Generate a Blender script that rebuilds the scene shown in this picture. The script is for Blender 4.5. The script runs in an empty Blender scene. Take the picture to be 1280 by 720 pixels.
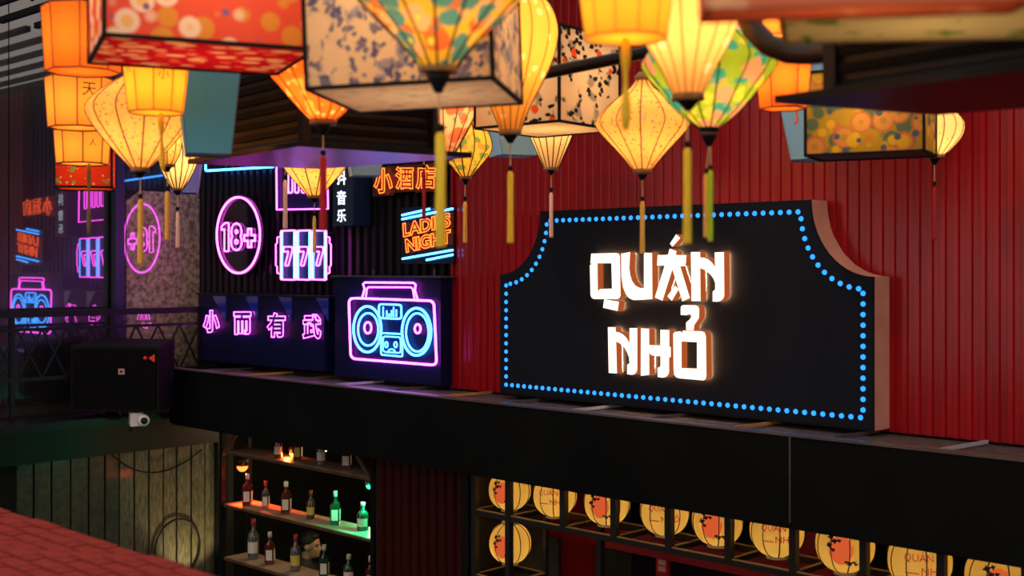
import bpy, bmesh, math, random
from mathutils import Vector, Matrix, noise

# ------------------------------------------------------------------ camera, world, exposure
SC = bpy.context.scene
COL = SC.collection
H = 4.1                      # eye height on the mezzanine
FP = 1550.0                  # focal length in pixels of a 1280 px wide frame
HY = 334.0                   # eye level row
TH = math.radians(44.3)
FW = Vector((-math.sin(TH), math.cos(TH), 0))
RT = Vector((math.cos(TH), math.sin(TH), 0))
CAM = Vector((0, 0, H))

cd = bpy.data.cameras.new('camera')
cam = bpy.data.objects.new('camera', cd); COL.objects.link(cam)
cam.location = CAM
cam.rotation_euler = (math.pi / 2, 0, TH)
cd.sensor_width = 36.0
cd.lens = FP / 1280.0 * 36.0
cd.shift_y = -(360.0 - HY) / 1280.0
cd.clip_start = 0.05
cd.dof.use_dof = True
cd.dof.focus_distance = 8.2
cd.dof.aperture_fstop = 1.9
SC.camera = cam

world = bpy.data.worlds.new('night'); SC.world = world
world.use_nodes = True
bg = world.node_tree.nodes['Background']
bg.inputs[0].default_value = (1.0, 0.88, 0.79, 1)
bg.inputs[1].default_value = 1.12  # even warm ambient added to lift the red wall and tassels

SC.view_settings.view_transform = 'Standard'
SC.view_settings.look = 'None'
SC.view_settings.gamma = 1.0
SC.view_settings.use_curve_mapping = False
SC.view_settings.exposure = 0.0
SC.cycles.use_denoising = True
SC.cycles.sample_clamp_indirect = 6.0
SC.cycles.max_bounces = 8
SC.cycles.caustics_reflective = False
SC.cycles.caustics_refractive = False

R = math.radians
rnd = random.Random(7)


def ray(px, py):
    return FW + RT * ((px - 640.0) / FP) + Vector((0, 0, (HY - py) / FP))
def at_D(px, py, d): return CAM + ray(px, py) * d
def at_Y(px, py, y):
    r = ray(px, py); return CAM + r * (y / r.y)
def at_X(px, py, x):
    r = ray(px, py); return CAM + r * (x / r.x)


# ------------------------------------------------------------------ materials
MATS = {}
def new_mat(name):
    m = bpy.data.materials.new(name); m.use_nodes = True
    nt = m.node_tree; nt.nodes.clear()
    out = nt.nodes.new('ShaderNodeOutputMaterial')
    return m, nt, out
def c4(c): return (c[0], c[1], c[2], 1.0)
def link(nt, a, b): nt.links.new(a, b)

def pbr(name, col, rough=0.5, metal=0.0, var=0.0, scale=8.0, stretch=(1, 1, 1), bump=0.0, coat=0.0, coat_ior=1.5,
        spec=0.5, col2=None, trans=0.0, ior=1.45, coat_rough=0.02):
    if name in MATS: return MATS[name]
    m, nt, out = new_mat(name)
    p = nt.nodes.new('ShaderNodeBsdfPrincipled')
    p.inputs['Base Color'].default_value = c4(col)
    p.inputs['Roughness'].default_value = rough
    p.inputs['Metallic'].default_value = metal
    p.inputs['Specular IOR Level'].default_value = spec
    p.inputs['Coat Weight'].default_value = coat
    p.inputs['Coat IOR'].default_value = coat_ior
    p.inputs['Coat Roughness'].default_value = coat_rough
    p.inputs['Transmission Weight'].default_value = trans
    p.inputs['IOR'].default_value = ior
    if var > 0 or col2 is not None or bump > 0:
        tc = nt.nodes.new('ShaderNodeTexCoord'); mp = nt.nodes.new('ShaderNodeMapping')
        mp.inputs['Scale'].default_value = stretch
        link(nt, tc.outputs['Object'], mp.inputs['Vector'])
        n = nt.nodes.new('ShaderNodeTexNoise'); n.inputs['Scale'].default_value = scale
        n.inputs['Detail'].default_value = 5.0
        link(nt, mp.outputs[0], n.inputs['Vector'])
        cr = nt.nodes.new('ShaderNodeValToRGB')
        c2 = col2 if col2 is not None else tuple(max(0, x * (1 - var)) for x in col)
        cr.color_ramp.elements[0].position = 0.35; cr.color_ramp.elements[0].color = c4(c2)
        cr.color_ramp.elements[1].position = 0.65; cr.color_ramp.elements[1].color = c4(col)
        link(nt, n.outputs['Fac'], cr.inputs[0]); link(nt, cr.outputs[0], p.inputs['Base Color'])
        if bump > 0:
            b = nt.nodes.new('ShaderNodeBump'); b.inputs['Strength'].default_value = bump
            b.inputs['Distance'].default_value = 0.01
            link(nt, n.outputs['Fac'], b.inputs['Height']); link(nt, b.outputs[0], p.inputs['Normal'])
    link(nt, p.outputs[0], out.inputs[0])
    MATS[name] = m
    return m

def glow(name, col, strength=1.0):
    if name in MATS: return MATS[name]
    m, nt, out = new_mat(name)
    e = nt.nodes.new('ShaderNodeEmission'); e.inputs[0].default_value = c4(col); e.inputs[1].default_value = strength
    link(nt, e.outputs[0], out.inputs[0]); MATS[name] = m
    return m

def fabric(name, base, layers=(), tl=0.7, warp=0.0, sun=None, weave=0.12, lit=0.0):
    """thin printed cloth: light from the bulb comes through it. layers = (colour, scale, threshold, offset, stretch)"""
    if name in MATS: return MATS[name]
    m, nt, out = new_mat(name)
    tc = nt.nodes.new('ShaderNodeTexCoord')
    vec = tc.outputs['Object']
    if warp > 0:
        nz = nt.nodes.new('ShaderNodeTexNoise'); nz.inputs['Scale'].default_value = 18.0
        link(nt, vec, nz.inputs['Vector'])
        mx = nt.nodes.new('ShaderNodeMix'); mx.data_type = 'VECTOR'; mx.inputs[0].default_value = 1.0
        sc_ = nt.nodes.new('ShaderNodeVectorMath'); sc_.operation = 'MULTIPLY_ADD'
        link(nt, nz.outputs['Color'], sc_.inputs[0]); sc_.inputs[1].default_value = (warp, warp, warp)
        link(nt, vec, sc_.inputs[2]); vec = sc_.outputs[0]
    # soft unevenness of the silk
    n0 = nt.nodes.new('ShaderNodeTexNoise'); n0.inputs['Scale'].default_value = 9.0; n0.inputs['Detail'].default_value = 3
    link(nt, tc.outputs['Object'], n0.inputs['Vector'])
    m0 = nt.nodes.new('ShaderNodeMix'); m0.data_type = 'RGBA'
    m0.inputs[6].default_value = c4(tuple(x * (1 - weave) for x in base)); m0.inputs[7].default_value = c4(base)
    link(nt, n0.outputs['Fac'], m0.inputs[0])
    cur = m0.outputs[2]
    for (lc, scl, thr, off, st) in layers:
        mp = nt.nodes.new('ShaderNodeMapping'); mp.inputs['Location'].default_value = (off, off * 1.7, off * 0.6)
        mp.inputs['Scale'].default_value = st
        link(nt, vec, mp.inputs['Vector'])
        v = nt.nodes.new('ShaderNodeTexVoronoi'); v.inputs['Scale'].default_value = scl
        link(nt, mp.outputs[0], v.inputs['Vector'])
        mr = nt.nodes.new('ShaderNodeMapRange'); mr.inputs[1].default_value = thr * 0.85; mr.inputs[2].default_value = thr * 1.1
        mr.inputs[3].default_value = 1.0; mr.inputs[4].default_value = 0.0
        link(nt, v.outputs['Distance'], mr.inputs[0])
        mm = nt.nodes.new('ShaderNodeMix'); mm.data_type = 'RGBA'
        link(nt, mr.outputs[0], mm.inputs[0]); link(nt, cur, mm.inputs[6]); mm.inputs[7].default_value = c4(lc)
        cur = mm.outputs[2]
    d = nt.nodes.new('ShaderNodeBsdfDiffuse'); t = nt.nodes.new('ShaderNodeBsdfTranslucent')
    link(nt, cur, d.inputs[0]); link(nt, cur, t.inputs[0])
    ms = nt.nodes.new('ShaderNodeMixShader'); ms.inputs[0].default_value = tl
    link(nt, d.outputs[0], ms.inputs[1]); link(nt, t.outputs[0], ms.inputs[2])
    if lit > 0:
        e = nt.nodes.new('ShaderNodeEmission'); e.inputs[1].default_value = lit
        link(nt, cur, e.inputs[0])
        ad = nt.nodes.new('ShaderNodeAddShader')
        link(nt, ms.outputs[0], ad.inputs[0]); link(nt, e.outputs[0], ad.inputs[1])
        link(nt, ad.outputs[0], out.inputs[0])
    else:
        link(nt, ms.outputs[0], out.inputs[0])
    MATS[name] = m
    return m

BLACK = pbr('black_metal', (0.006, 0.006, 0.007), 0.42, spec=.25)
BLACKM = pbr('black_matt', (0.008, 0.008, 0.008), 0.7, spec=.2)
FASC = pbr('fascia_black', (0.005, 0.006, 0.0065), 0.6, var=0.3, scale=3, spec=0.08)
REDW = pbr('red_sheet_metal', (0.31, 0.0015, 0.006), 0.24, var=0.25, scale=5, stretch=(6, 6, 0.25), spec=0.42)
DARKW = pbr('dark_sheet_metal', (0.008, 0.006, 0.011), 0.3, var=0.5, scale=5, stretch=(5, 5, 0.3), spec=0.25)
CONC = pbr('concrete', (0.46, 0.34, 0.20), 0.75, col2=(0.13, 0.095, 0.06), scale=24, bump=0.35, coat=1.0, coat_ior=2.1)
GLASSD = pbr('dark_glass', (0.012, 0.011, 0.014), 0.25, coat=1.0, coat_ior=2.1)
PLANK = pbr('weathered_plank', (0.15, 0.13, 0.082), 0.6, col2=(0.06, 0.054, 0.036), scale=22, stretch=(2, 2, 0.5), bump=0.3, coat=1.0, coat_ior=1.5, coat_rough=0.12)
LEDGE = pbr('ledge_concrete', (0.10, 0.09, 0.085), 0.5, col2=(0.035, 0.03, 0.028), scale=20, bump=0.4)
STEEL = pbr('grey_steel', (0.16, 0.14, 0.12), 0.35, metal=0.7)
PINKW = pbr('pale_sign_edge', (0.62, 0.29, 0.21), 0.6, var=0.15, scale=6, spec=.2)
SIGNF = pbr('sign_navy_face', (0.010, 0.012, 0.018), 0.6, spec=0.06)
NAVY = pbr('neon_box_blue_tint', (0.006, 0.008, 0.042), 0.4, spec=0.12)  # blue of the neon glow put into the black boxes' colour
CLEAR = pbr('smoked_acrylic', (0.006, 0.005, 0.010), 0.06, coat=0.0, spec=.3)
COPPER_GLOW = glow('letter_side_amber_glow', (1.0, 0.20, 0.05), 0.42)  # amber glow put into the letter sides to spread a halo
WOODC = pbr('lantern_collar_wood', (0.42, 0.20, 0.06), 0.5, var=0.3, scale=40)
BRICK = pbr('red_brick', (0.30, 0.042, 0.032), 0.8, var=0.4, scale=14, bump=0.3, spec=.1)
MORTAR = pbr('mortar', (0.13, 0.03, 0.022), 0.9, spec=.1)
TIMBER = pbr('brown_timber', (0.13, 0.07, 0.03), 0.55, var=0.4, scale=12, stretch=(1, 1, .2))
RACKM = pbr('rack_black', (0.010, 0.009, 0.008), 0.5)
RACKE = pbr('rack_brass_edge', (0.40, 0.25, 0.10), 0.4)
REDP = pbr('red_lacquer', (0.33, 0.006, 0.010), 0.35, var=0.2, scale=5)
DKRM = pbr('dark_room', (0.018, 0.012, 0.009), 0.8, var=0.5, scale=3)
SHELF = pbr('pale_shelf', (0.42, 0.30, 0.20), 0.4, var=0.15, scale=10)
PAPERC = pbr('cream_paper', (0.55, 0.42, 0.24), 0.8, var=0.15, scale=9)
WHITEP = pbr('white_plastic', (0.75, 0.70, 0.68), 0.45)
FLOORM = pbr('floor_dark', (0.05, 0.042, 0.038), 0.55, var=0.4, scale=3)
CORDW = pbr('cord_cream', (0.55, 0.42, 0.22), 0.8)

PINK = glow('neon_pink', (1.0, 0.085, 0.86), 9.0)
CYAN = glow('neon_cyan', (0.045, 0.30, 1.0), 10.0)
ORNG = glow('neon_orange', (1.0, 0.10, 0.012), 5.5)
WHTN = glow('neon_white', (0.80, 0.92, 1.0), 2.2)
LETT = glow('letter_white_light', (1.0, 0.86, 0.70), 1.6)
DOTB = glow('bulb_blue', (0.025, 0.26, 1.0), 2.0)


# ------------------------------------------------------------------ mesh builder
class MB:
    def __init__(s): s.v = []; s.f = []
    def add(s, vs, fs):
        o = len(s.v); s.v += [Vector(v) for v in vs]; s.f += [tuple(i + o for i in f) for f in fs]; return s
    def box(s, lo, hi):
        x0, y0, z0 = lo; x1, y1, z1 = hi
        return s.add([(x0,y0,z0),(x1,y0,z0),(x1,y1,z0),(x0,y1,z0),(x0,y0,z1),(x1,y0,z1),(x1,y1,z1),(x0,y1,z1)],
                     [(3,2,1,0),(4,5,6,7),(0,1,5,4),(1,2,6,5),(2,3,7,6),(3,0,4,7)])
    def bar(s, a, b, w, h=None, up=(0, 0, 1)):
        a = Vector(a); b = Vector(b); h = w if h is None else h
        d = (b - a).normalized(); up = Vector(up)
        if abs(d.dot(up)) > 0.99: up = Vector((0, 1, 0))
        x = d.cross(up).normalized() * (w / 2); y = x.normalized().cross(d).normalized() * (h / 2)
        vs = [p + sx * x + sy * y for p in (a, b) for sx, sy in ((-1,-1),(1,-1),(1,1),(-1,1))]
        return s.add(vs, [(0,1,2,3),(7,6,5,4),(0,4,5,1),(1,5,6,2),(2,6,7,3),(3,7,4,0)])
    def tube(s, pts, r, n=6, closed=False, rads=None):
        pts = [Vector(p) for p in pts]; k = len(pts)
        rings = []; prev = None
        for i, p in enumerate(pts):
            if closed: d = (pts[(i + 1) % k] - pts[i - 1])
            else: d = pts[min(i + 1, k - 1)] - pts[max(i - 1, 0)]
            d = d.normalized() if d.length > 1e-9 else Vector((0, 0, 1))
            if prev is None:
                t = Vector((0, 1, 0)) if abs(d.y) < 0.9 else Vector((1, 0, 0))
            else: t = prev
            x = (t - d * t.dot(d))
            x = x.normalized() if x.length > 1e-9 else d.orthogonal().normalized()
            prev = x; y = d.cross(x)
            rr = rads[i] if rads else r
            rings.append([p + x * (math.cos(2 * math.pi * j / n) * rr) + y * (math.sin(2 * math.pi * j / n) * rr) for j in range(n)])
        vs = [q for ring in rings for q in ring]; fs = []
        for i in range(k if closed else k - 1):
            a = i * n; b = ((i + 1) % k) * n
            for j in range(n):
                fs.append((a + j, a + (j + 1) % n, b + (j + 1) % n, b + j))
        if not closed:
            fs.append(tuple(range(n - 1, -1, -1))); fs.append(tuple((k - 1) * n + j for j in range(n)))
        return s.add(vs, fs)
    def lathe(s, prof, n=16, c=(0, 0, 0), capb=True, capt=True, rot=0.0):
        c = Vector(c); vs = []; fs = []
        for (r_, z) in prof:
            for j in range(n):
                a = 2 * math.pi * j / n + rot
                vs.append(c + Vector((r_ * math.cos(a), r_ * math.sin(a), z)))
        for i in range(len(prof) - 1):
            for j in range(n):
                fs.append((i*n+j, i*n+(j+1) % n, (i+1)*n+(j+1) % n, (i+1)*n+j))
        if capb: fs.append(tuple(range(n - 1, -1, -1)))
        if capt: fs.append(tuple((len(prof) - 1) * n + j for j in range(n)))
        return s.add(vs, fs)
    def ball(s, c, r, n=8, sc=(1, 1, 1)):
        prof = [(math.sin(math.pi * i / n) * r, -math.cos(math.pi * i / n) * r) for i in range(n + 1)]
        prof[0] = (r * 0.02, -r); prof[-1] = (r * 0.02, r)
        b = MB().lathe(prof, n * 2)
        c = Vector(c)
        return s.add([c + Vector((v.x * sc[0], v.y * sc[1], v.z * sc[2])) for v in b.v], b.f)
    def build(s, name, mat, parent=None, smooth=False, origin=None):
        me = bpy.data.meshes.new(name)
        o_ = Vector(origin) if origin is not None else Vector((0, 0, 0))
        me.from_pydata([tuple(v - o_) for v in s.v], [], s.f); me.update()
        bm = bmesh.new(); bm.from_mesh(me); bmesh.ops.recalc_face_normals(bm, faces=bm.faces); bm.to_mesh(me); bm.free()
        if smooth:
            for p in me.polygons: p.use_smooth = True
        me.materials.append(mat)
        ob = bpy.data.objects.new(name, me); COL.objects.link(ob)
        ob.location = o_
        if parent is not None:
            ob.parent = parent
        return ob

def prism(poly, y0, y1, holes=()):
    """polygon in (x, z) world coords, extruded from y0 (front) to y1; returns bmesh-filled MB pair (front, rest)"""
    bm = bmesh.new(); loops = [poly] + list(holes); edges = []
    for lp in loops:
        vs = [bm.verts.new((p[0], y0, p[1])) for p in lp]
        for i in range(len(vs)): edges.append(bm.edges.new((vs[i], vs[(i + 1) % len(vs)])))
    bmesh.ops.triangle_fill(bm, use_beauty=True, use_dissolve=False, edges=edges, normal=(0, -1, 0))
    bm.verts.index_update()
    fv = [v.co.copy() for v in bm.verts]; ff = [tuple(v.index for v in f.verts) for f in bm.faces]
    bm.free()
    front = MB().add(fv, ff)
    rest = MB()
    for lp in loops:
        k = len(lp)
        rest.add([(p[0], y0, p[1]) for p in lp] + [(p[0], y1, p[1]) for p in lp],
                 [(i, (i + 1) % k, k + (i + 1) % k, k + i) for i in range(k)])
    back = MB().add([(v.x, y1, v.z) for v in fv], ff)
    return front, rest, back

def tag(o, label=None, cat=None, group=None, kind=None):
    if label: o['label'] = label
    if cat: o['category'] = cat
    if group: o['group'] = group
    if kind: o['kind'] = kind
    return o
def thing(name, loc, label, cat, group=None, rz=0.0):
    o = bpy.data.objects.new(name, None); COL.objects.link(o)
    o.location = loc; o.rotation_euler = (0, 0, rz); o.empty_display_size = 0.1
    return tag(o, label, cat, group)
def plight(name, loc, col, power, parent=None, radius=0.03):
    l = bpy.data.lights.new(name, 'POINT'); l.color = col; l.energy = power; l.shadow_soft_size = radius
    o = bpy.data.objects.new(name, l); COL.objects.link(o); o.location = loc
    if parent: o.parent = parent
    return o
def slight(name, loc, target, col, power, angle, parent=None, radius=0.04, blend=0.6):
    l = bpy.data.lights.new(name, 'SPOT'); l.color = col; l.energy = power; l.shadow_soft_size = radius
    l.spot_size = R(angle); l.spot_blend = blend
    o = bpy.data.objects.new(name, l); COL.objects.link(o); o.location = loc
    d = Vector(target) - Vector(loc); o.rotation_euler = d.to_track_quat('-Z', 'Y').to_euler()
    if parent: o.parent = parent
    return o

_tcache = {}
def text_mesh(body, outline=True, bevel=0.02, offset=0.0, res=3):
    key = (body, outline, bevel, offset)
    if key in _tcache: return _tcache[key]
    c = bpy.data.curves.new('lettering', 'FONT'); c.body = body; c.resolution_u = res
    c.fill_mode = 'NONE' if outline else 'FRONT'
    c.offset = offset
    if outline: c.bevel_depth = bevel; c.bevel_resolution = 0
    o = bpy.data.objects.new('lettering', c); COL.objects.link(o)
    bpy.context.view_layer.update()
    dg = bpy.context.evaluated_depsgraph_get()
    me = bpy.data.meshes.new_from_object(o.evaluated_get(dg))
    vs = [v.co.copy() for v in me.vertices]; fs = [tuple(p.vertices) for p in me.polygons]
    bpy.data.objects.remove(o); bpy.data.curves.remove(c); bpy.data.meshes.remove(me)
    xs = [v.x for v in vs]; ys = [v.y for v in vs]
    x0, x1, y0, y1 = min(xs), max(xs), min(ys), max(ys)
    _tcache[key] = (vs, fs, x0, x1, y0, y1)
    return _tcache[key]
def quad_text(body, quad, Y, bevel=0.04, offset=0.0, outline=True, depth=None):
    """lettering on the plane y=Y; quad = tl, tr, br, bl corners as pixels of the sign"""
    vs, fs, x0, x1, y0, y1 = text_mesh(body, outline, bevel, offset)
    tl, tr, br, bl = [at_Y(p[0], p[1], Y) for p in quad]
    sc = (tr - tl).length / (x1 - x0); sv = (tl - bl).length / (y1 - y0)
    out = []
    for v in vs:
        s = (v.x - x0) / (x1 - x0); t = (v.y - y0) / (y1 - y0)
        p = bl * (1 - s) * (1 - t) + br * s * (1 - t) + tr * s * t + tl * (1 - s) * t
        out.append(p + Vector((0, -v.z * 0.5 * (sc + sv), 0)))
    return MB().add(out, fs)
def bx(x0, y0, x1, y1): return ((x0, y0), (x1, y0), (x1, y1), (x0, y1))
def pxpath(pts, Y): return [at_Y(x, y, Y) for x, y in pts]
def ell(cx, cy, rx, ry, n=32): return [(cx + rx * math.cos(2*math.pi*i/n), cy + ry * math.sin(2*math.pi*i/n)) for i in range(n)]
def rrect(corners, rad, n=4):
    """rounded polygon through pixel corners"""
    out = []; k = len(corners)
    for i in range(k):
        p0 = Vector(corners[i - 1]); p1 = Vector(corners[i]); p2 = Vector(corners[(i + 1) % k])
        a = p1 + (p0 - p1).normalized() * rad; b = p1 + (p2 - p1).normalized() * rad
        for j in range(n + 1):
            t = j / n; out.append(tuple(a * (1-t)**2 + p1 * 2*t*(1-t) + b * t*t))
    return out

# ------------------------------------------------------------------ the setting
ZL = H - 0.905          # ledge top
ZFB = H - 1.405         # fascia bottom
ZC = H + 2.1            # ceiling
YW = 6.48               # back wall
XS = -10.68             # side wall

def corrugated(x0, x1, z0, z1, y, pitch, depth):
    m = MB(); prof = []; x = x0
    while x < x1:
        for fx, fy in ((0.0, 0), (0.42, 0), (0.52, 1), (0.90, 1)):
            prof.append((x + fx * pitch, y - fy * depth))
        x += pitch
    prof.append((x, y))
    vs = [(p[0], p[1], z) for p in prof for z in (z0, z1)]
    fs = [(2*i, 2*i+2, 2*i+3, 2*i+1) for i in range(len(prof) - 1)]
    return m.add(vs, fs)

XR0 = at_Y(568, 400, YW).x
tag(corrugated(XR0, 4.2, ZL - 0.02, ZC, YW + 0.0, 0.074, 0.013).build('wall_back', REDW), kind='structure')
tag(corrugated(XS, XR0 - 0.005, ZL - 0.02, ZC, YW + 0.09, 0.105, 0.030).build('wall_back_dark', DARKW), kind='structure')
tag(MB().box((XR0 - 0.02, YW - 0.02, ZL - 0.02), (XR0 + 0.002, YW + 0.12, ZC)).build('trim_1', REDW), kind='structure')
# backing behind the sheets so nothing shines through
tag(MB().box((XS - 0.2, YW + 0.12, ZFB), (4.2, YW + 0.2, ZC)).build('wall_back_core', DKRM), kind='structure')
ceil_ = tag(MB().box((-14, 6.7, ZC), (4.4, 10, ZC + 0.15)).build('ceiling', BLACKM), kind='structure')   # solid over the back rooms only
for k in range(20):      # open beam grid the lanterns hang from
    MB().bar((-10.6, 0.4 + k * 0.32, ZC + .02), (4.2, 0.4 + k * 0.32, ZC + .02), 0.05).build('beam', BLACKM, ceil_)
tag(MB().box((-30, -30, -0.12), (30, 10, 0)).build('floor', FLOORM), kind='structure')
tag(MB().box((-14, 9.6, 0), (4.4, 9.75, ZC)).build('wall_far', DKRM), kind='structure')
tag(MB().box((-12.2, 6.86, 0), (-12.0, 9.6, ZC)).build('wall_far_left', DKRM), kind='structure')
tag(MB().box((-12.0, 6.86, 0), (XS - 0.02, 6.96, ZC)).build('wall_far_return', DKRM), kind='structure')
tag(MB().box((4.2, 5.9, 0), (4.4, 9.6, ZC)).build('wall_right', DKRM), kind='structure')
# unseen spotlights added on the beam grid to brighten the sign wall
for k, xx_ in enumerate((-8.6, -6.8, -5.0, -3.2, -1.4, 0.6)):
    tl_ = thing('added_spotlight', (xx_, 3.9, ZC - 0.01), 'added unseen spotlight on the beams, %s counted from the side wall' % ('first', 'second', 'third', 'fourth', 'fifth', 'sixth')[k], 'lamp', 'added unseen spotlights on the beams')
    MB().lathe([(0.02, -.09), (0.02, 0.0)], 8).build('stem', BLACKM, tl_)
    dv = Vector((0, 2.55, -1.75)).normalized()
    MB().tube([Vector((0, 0, -.12)) - dv * .07, Vector((0, 0, -.12)) + dv * .07], .05, 12).build('housing', BLACKM, tl_)
    slight('spot_beam', Vector((0, 0, -.12)) + dv * .08, Vector((0, 2.55, -1.95)), (1.0, 0.80, 0.62), 48 if k > 1 else 8, 74, tl_, 0.04, 0.7)

# fascia below the signs and the channel behind it
XF0 = at_Y(215, 500, 5.86).x
XSEAM = at_Y(988, 600, 5.86).x
fas = tag(MB().box((XF0, 5.89, ZFB + 0.02), (4.2, 5.92, ZL - 0.01)).build('trim_2', FASC), kind='structure')
MB().box((XF0, 5.86, ZFB), (XSEAM - 0.003, 5.889, ZL - 0.012)).build('panel', FASC, fas)
MB().box((XSEAM + 0.003, 5.86, ZFB), (4.2, 5.889, ZL - 0.012)).build('panel', FASC, fas)
MB().box((XSEAM - 0.004, 5.852, ZFB + 0.02), (XSEAM + 0.004, 5.8599, ZL - 0.012)).build('seam_strip', STEEL, fas)
MB().box((XF0, 5.85, ZL - 0.011), (4.2, 5.93, ZL)).build('top_lip', pbr('lip_metal', (0.11, 0.085, 0.075), 0.32, var=0.3, scale=4), fas)
MB().box((XF0, 5.86, ZFB - 0.012), (4.2, 6.10, ZFB - 0.001)).build('bottom_lip', FASC, fas)
led = tag(MB().box((XF0, 5.93, ZL - 0.06), (4.2, YW, ZL - 0.035)).build('trim_3', LEDGE), kind='structure')
x = XF0 + 0.35; i = 0
while x < 4:
    MB().bar((x, 5.93, ZL - 0.018), (x + 0.05, YW - 0.03, ZL - 0.018), 0.013, 0.018).build(
        'cross_strut', [STEEL, pbr('strut_brass', (0.45, 0.22, 0.05), 0.4), STEEL, pbr('strut_pale', (0.4, 0.4, 0.45), 0.4)][i % 4], led)
    x += 0.62; i += 1
tag(MB().box((XF0 - 0.04, 5.86, ZFB), (XF0 - 0.001, 6.6, ZL)).build('trim_4', FASC), kind='structure')

# side wall: polished, mirrors the neon
wl = tag(MB().box((XS - 0.15, -1.0, ZFB), (XS - 0.02, YW + 0.12, ZC + 2)).build('wall_left', DKRM), kind='structure')
ya = at_X(158, 300, XS).y; yb = YW + 0.08
zt = at_X(205, 240, XS).z; zt2 = at_X(158, 251, XS).z
cp = [(ya, ZL - 0.3), (yb, ZL - 0.3), (yb, zt), (ya + 0.14, zt), (ya, zt2)]
m = MB(); k = len(cp)
m.add([(XS, p[0], p[1]) for p in cp] + [(XS - 0.02, p[0], p[1]) for p in cp],
      [tuple(range(k)), tuple(range(2*k - 1, k - 1, -1))] + [(i, (i+1) % k, k + (i+1) % k, k + i) for i in range(k)])
m.build('concrete_panel', CONC, wl)
MB().box((XS - 0.019, ya, zt - 0.0), (XS - 0.006, yb, ZC + 2)).build('glass_panel', GLASSD, wl)
y1 = ya - 0.006
for j in range(4):
    y0 = y1 - 1.1
    MB().box((XS - 0.019, y0, ZL - 0.3), (XS - 0.004, y1, ZC + 2)).build('glass_panel', GLASSD, wl)
    y1 = y0 - 0.01
yp = at_X(146, 300, XS + 0.05).y
tag(MB().box((XS + 0.03, yp - 0.045, ZL - 0.3), (XS + 0.11, yp + 0.045, ZC)).build('trim_5', pbr('navy_post', (0.010, 0.012, 0.045), 0.4)), kind='structure')

# lower side wall of upright planks
ZPT = H - 1.71
wl2 = tag(MB().box((XS - 0.2, -1.0, 0), (XS - 0.03, 6.86, ZPT)).build('wall_left_lower', BLACKM), kind='structure')
seams = [20, 42, 64, 88, 110.8, 130.8, 148.9, 167.8, 185.8, 203.9, 220.6, 238.6, 255.8, 269.0]
ys = [at_X(s_, 620, XS).y for s_ in seams]
for i in range(len(ys) - 1):
    d = 0.004 * ((i * 7) % 3)
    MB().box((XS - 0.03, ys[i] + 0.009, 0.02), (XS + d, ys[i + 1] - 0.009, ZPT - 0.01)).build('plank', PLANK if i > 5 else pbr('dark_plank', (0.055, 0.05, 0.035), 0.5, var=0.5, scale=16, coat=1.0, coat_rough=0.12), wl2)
tag(MB().box((XS - 0.1, -1.0, ZPT), (XS + 0.16, 6.72, ZFB + 0.03)).build('trim_6', BLACK), kind='structure')
tag(MB().box((XS - 0.02, 6.72, 0), (XS + 0.08, 6.80, ZFB)).build('trim_7', BLACK), kind='structure')
# balcony deck before the side wall
tag(MB().box((XS, -1.0, ZFB + 0.031), (XF0 - 0.045, YW, ZFB + 0.10)).build('trim_8', BLACK), kind='structure')

# ring hung on the planks
rc = at_X(222, 686, XS + 0.03)
pts = [rc + Vector((0, 0.41 * math.cos(2*math.pi*i/40), 0.272 * 1.02 * math.sin(2*math.pi*i/40))) for i in range(40)]
ry = 0.5 * (at_X(250, 686, XS).y - at_X(194, 686, XS).y)
pts = [rc + Vector((0, ry * math.cos(2*math.pi*i/40), 0.285 * math.sin(2*math.pi*i/40))) for i in range(40)]
tag(MB().tube(pts, 0.012, 6, True).build('wall_ring', BLACK, smooth=True, origin=rc), 'large thin black ring fixed on the weathered planks', 'ring')
cpts = [at_X(130 + 122 * t / 20, 556 + 6 * t / 20 + 128 * (t/20) * (1 - t/20) * (1.15 - .3*t/20), XS + 0.05) for t in range(21)]
tag(MB().tube(cpts, 0.008, 5).build('cable', BLACK, smooth=True, origin=cpts[0]), 'black cable sagging across the top of the planks', 'cable')
# warm uplight at the foot of the plank wall
ul = thing('uplight', (XS + 0.45, at_X(236, 700, XS).y, 0.9), 'small black uplight washing the plank wall', 'lamp')
MB().lathe([(0.05, 0), (0.06, 0.02), (0.06, 0.12), (0.045, 0.12)], 14).build('housing', BLACK, ul)
MB().lathe([(0.02, -0.9), (0.02, 0.0)], 8).build('stand', BLACK, ul)
MB().lathe([(0.12, -0.9), (0.12, -0.88)], 14).build('base', BLACK, ul)
MB().lathe([(0.042, 0.121), (0.042, 0.124)], 12).build('lens', glow('uplight_lens', (1, 0.75, 0.3), 3.0), ul)
slight('uplight_beam', (0, 0, 0.14), (-0.45, 0.0, 0.75), (1.0, 0.80, 0.36), 30, 80, ul)

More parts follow.
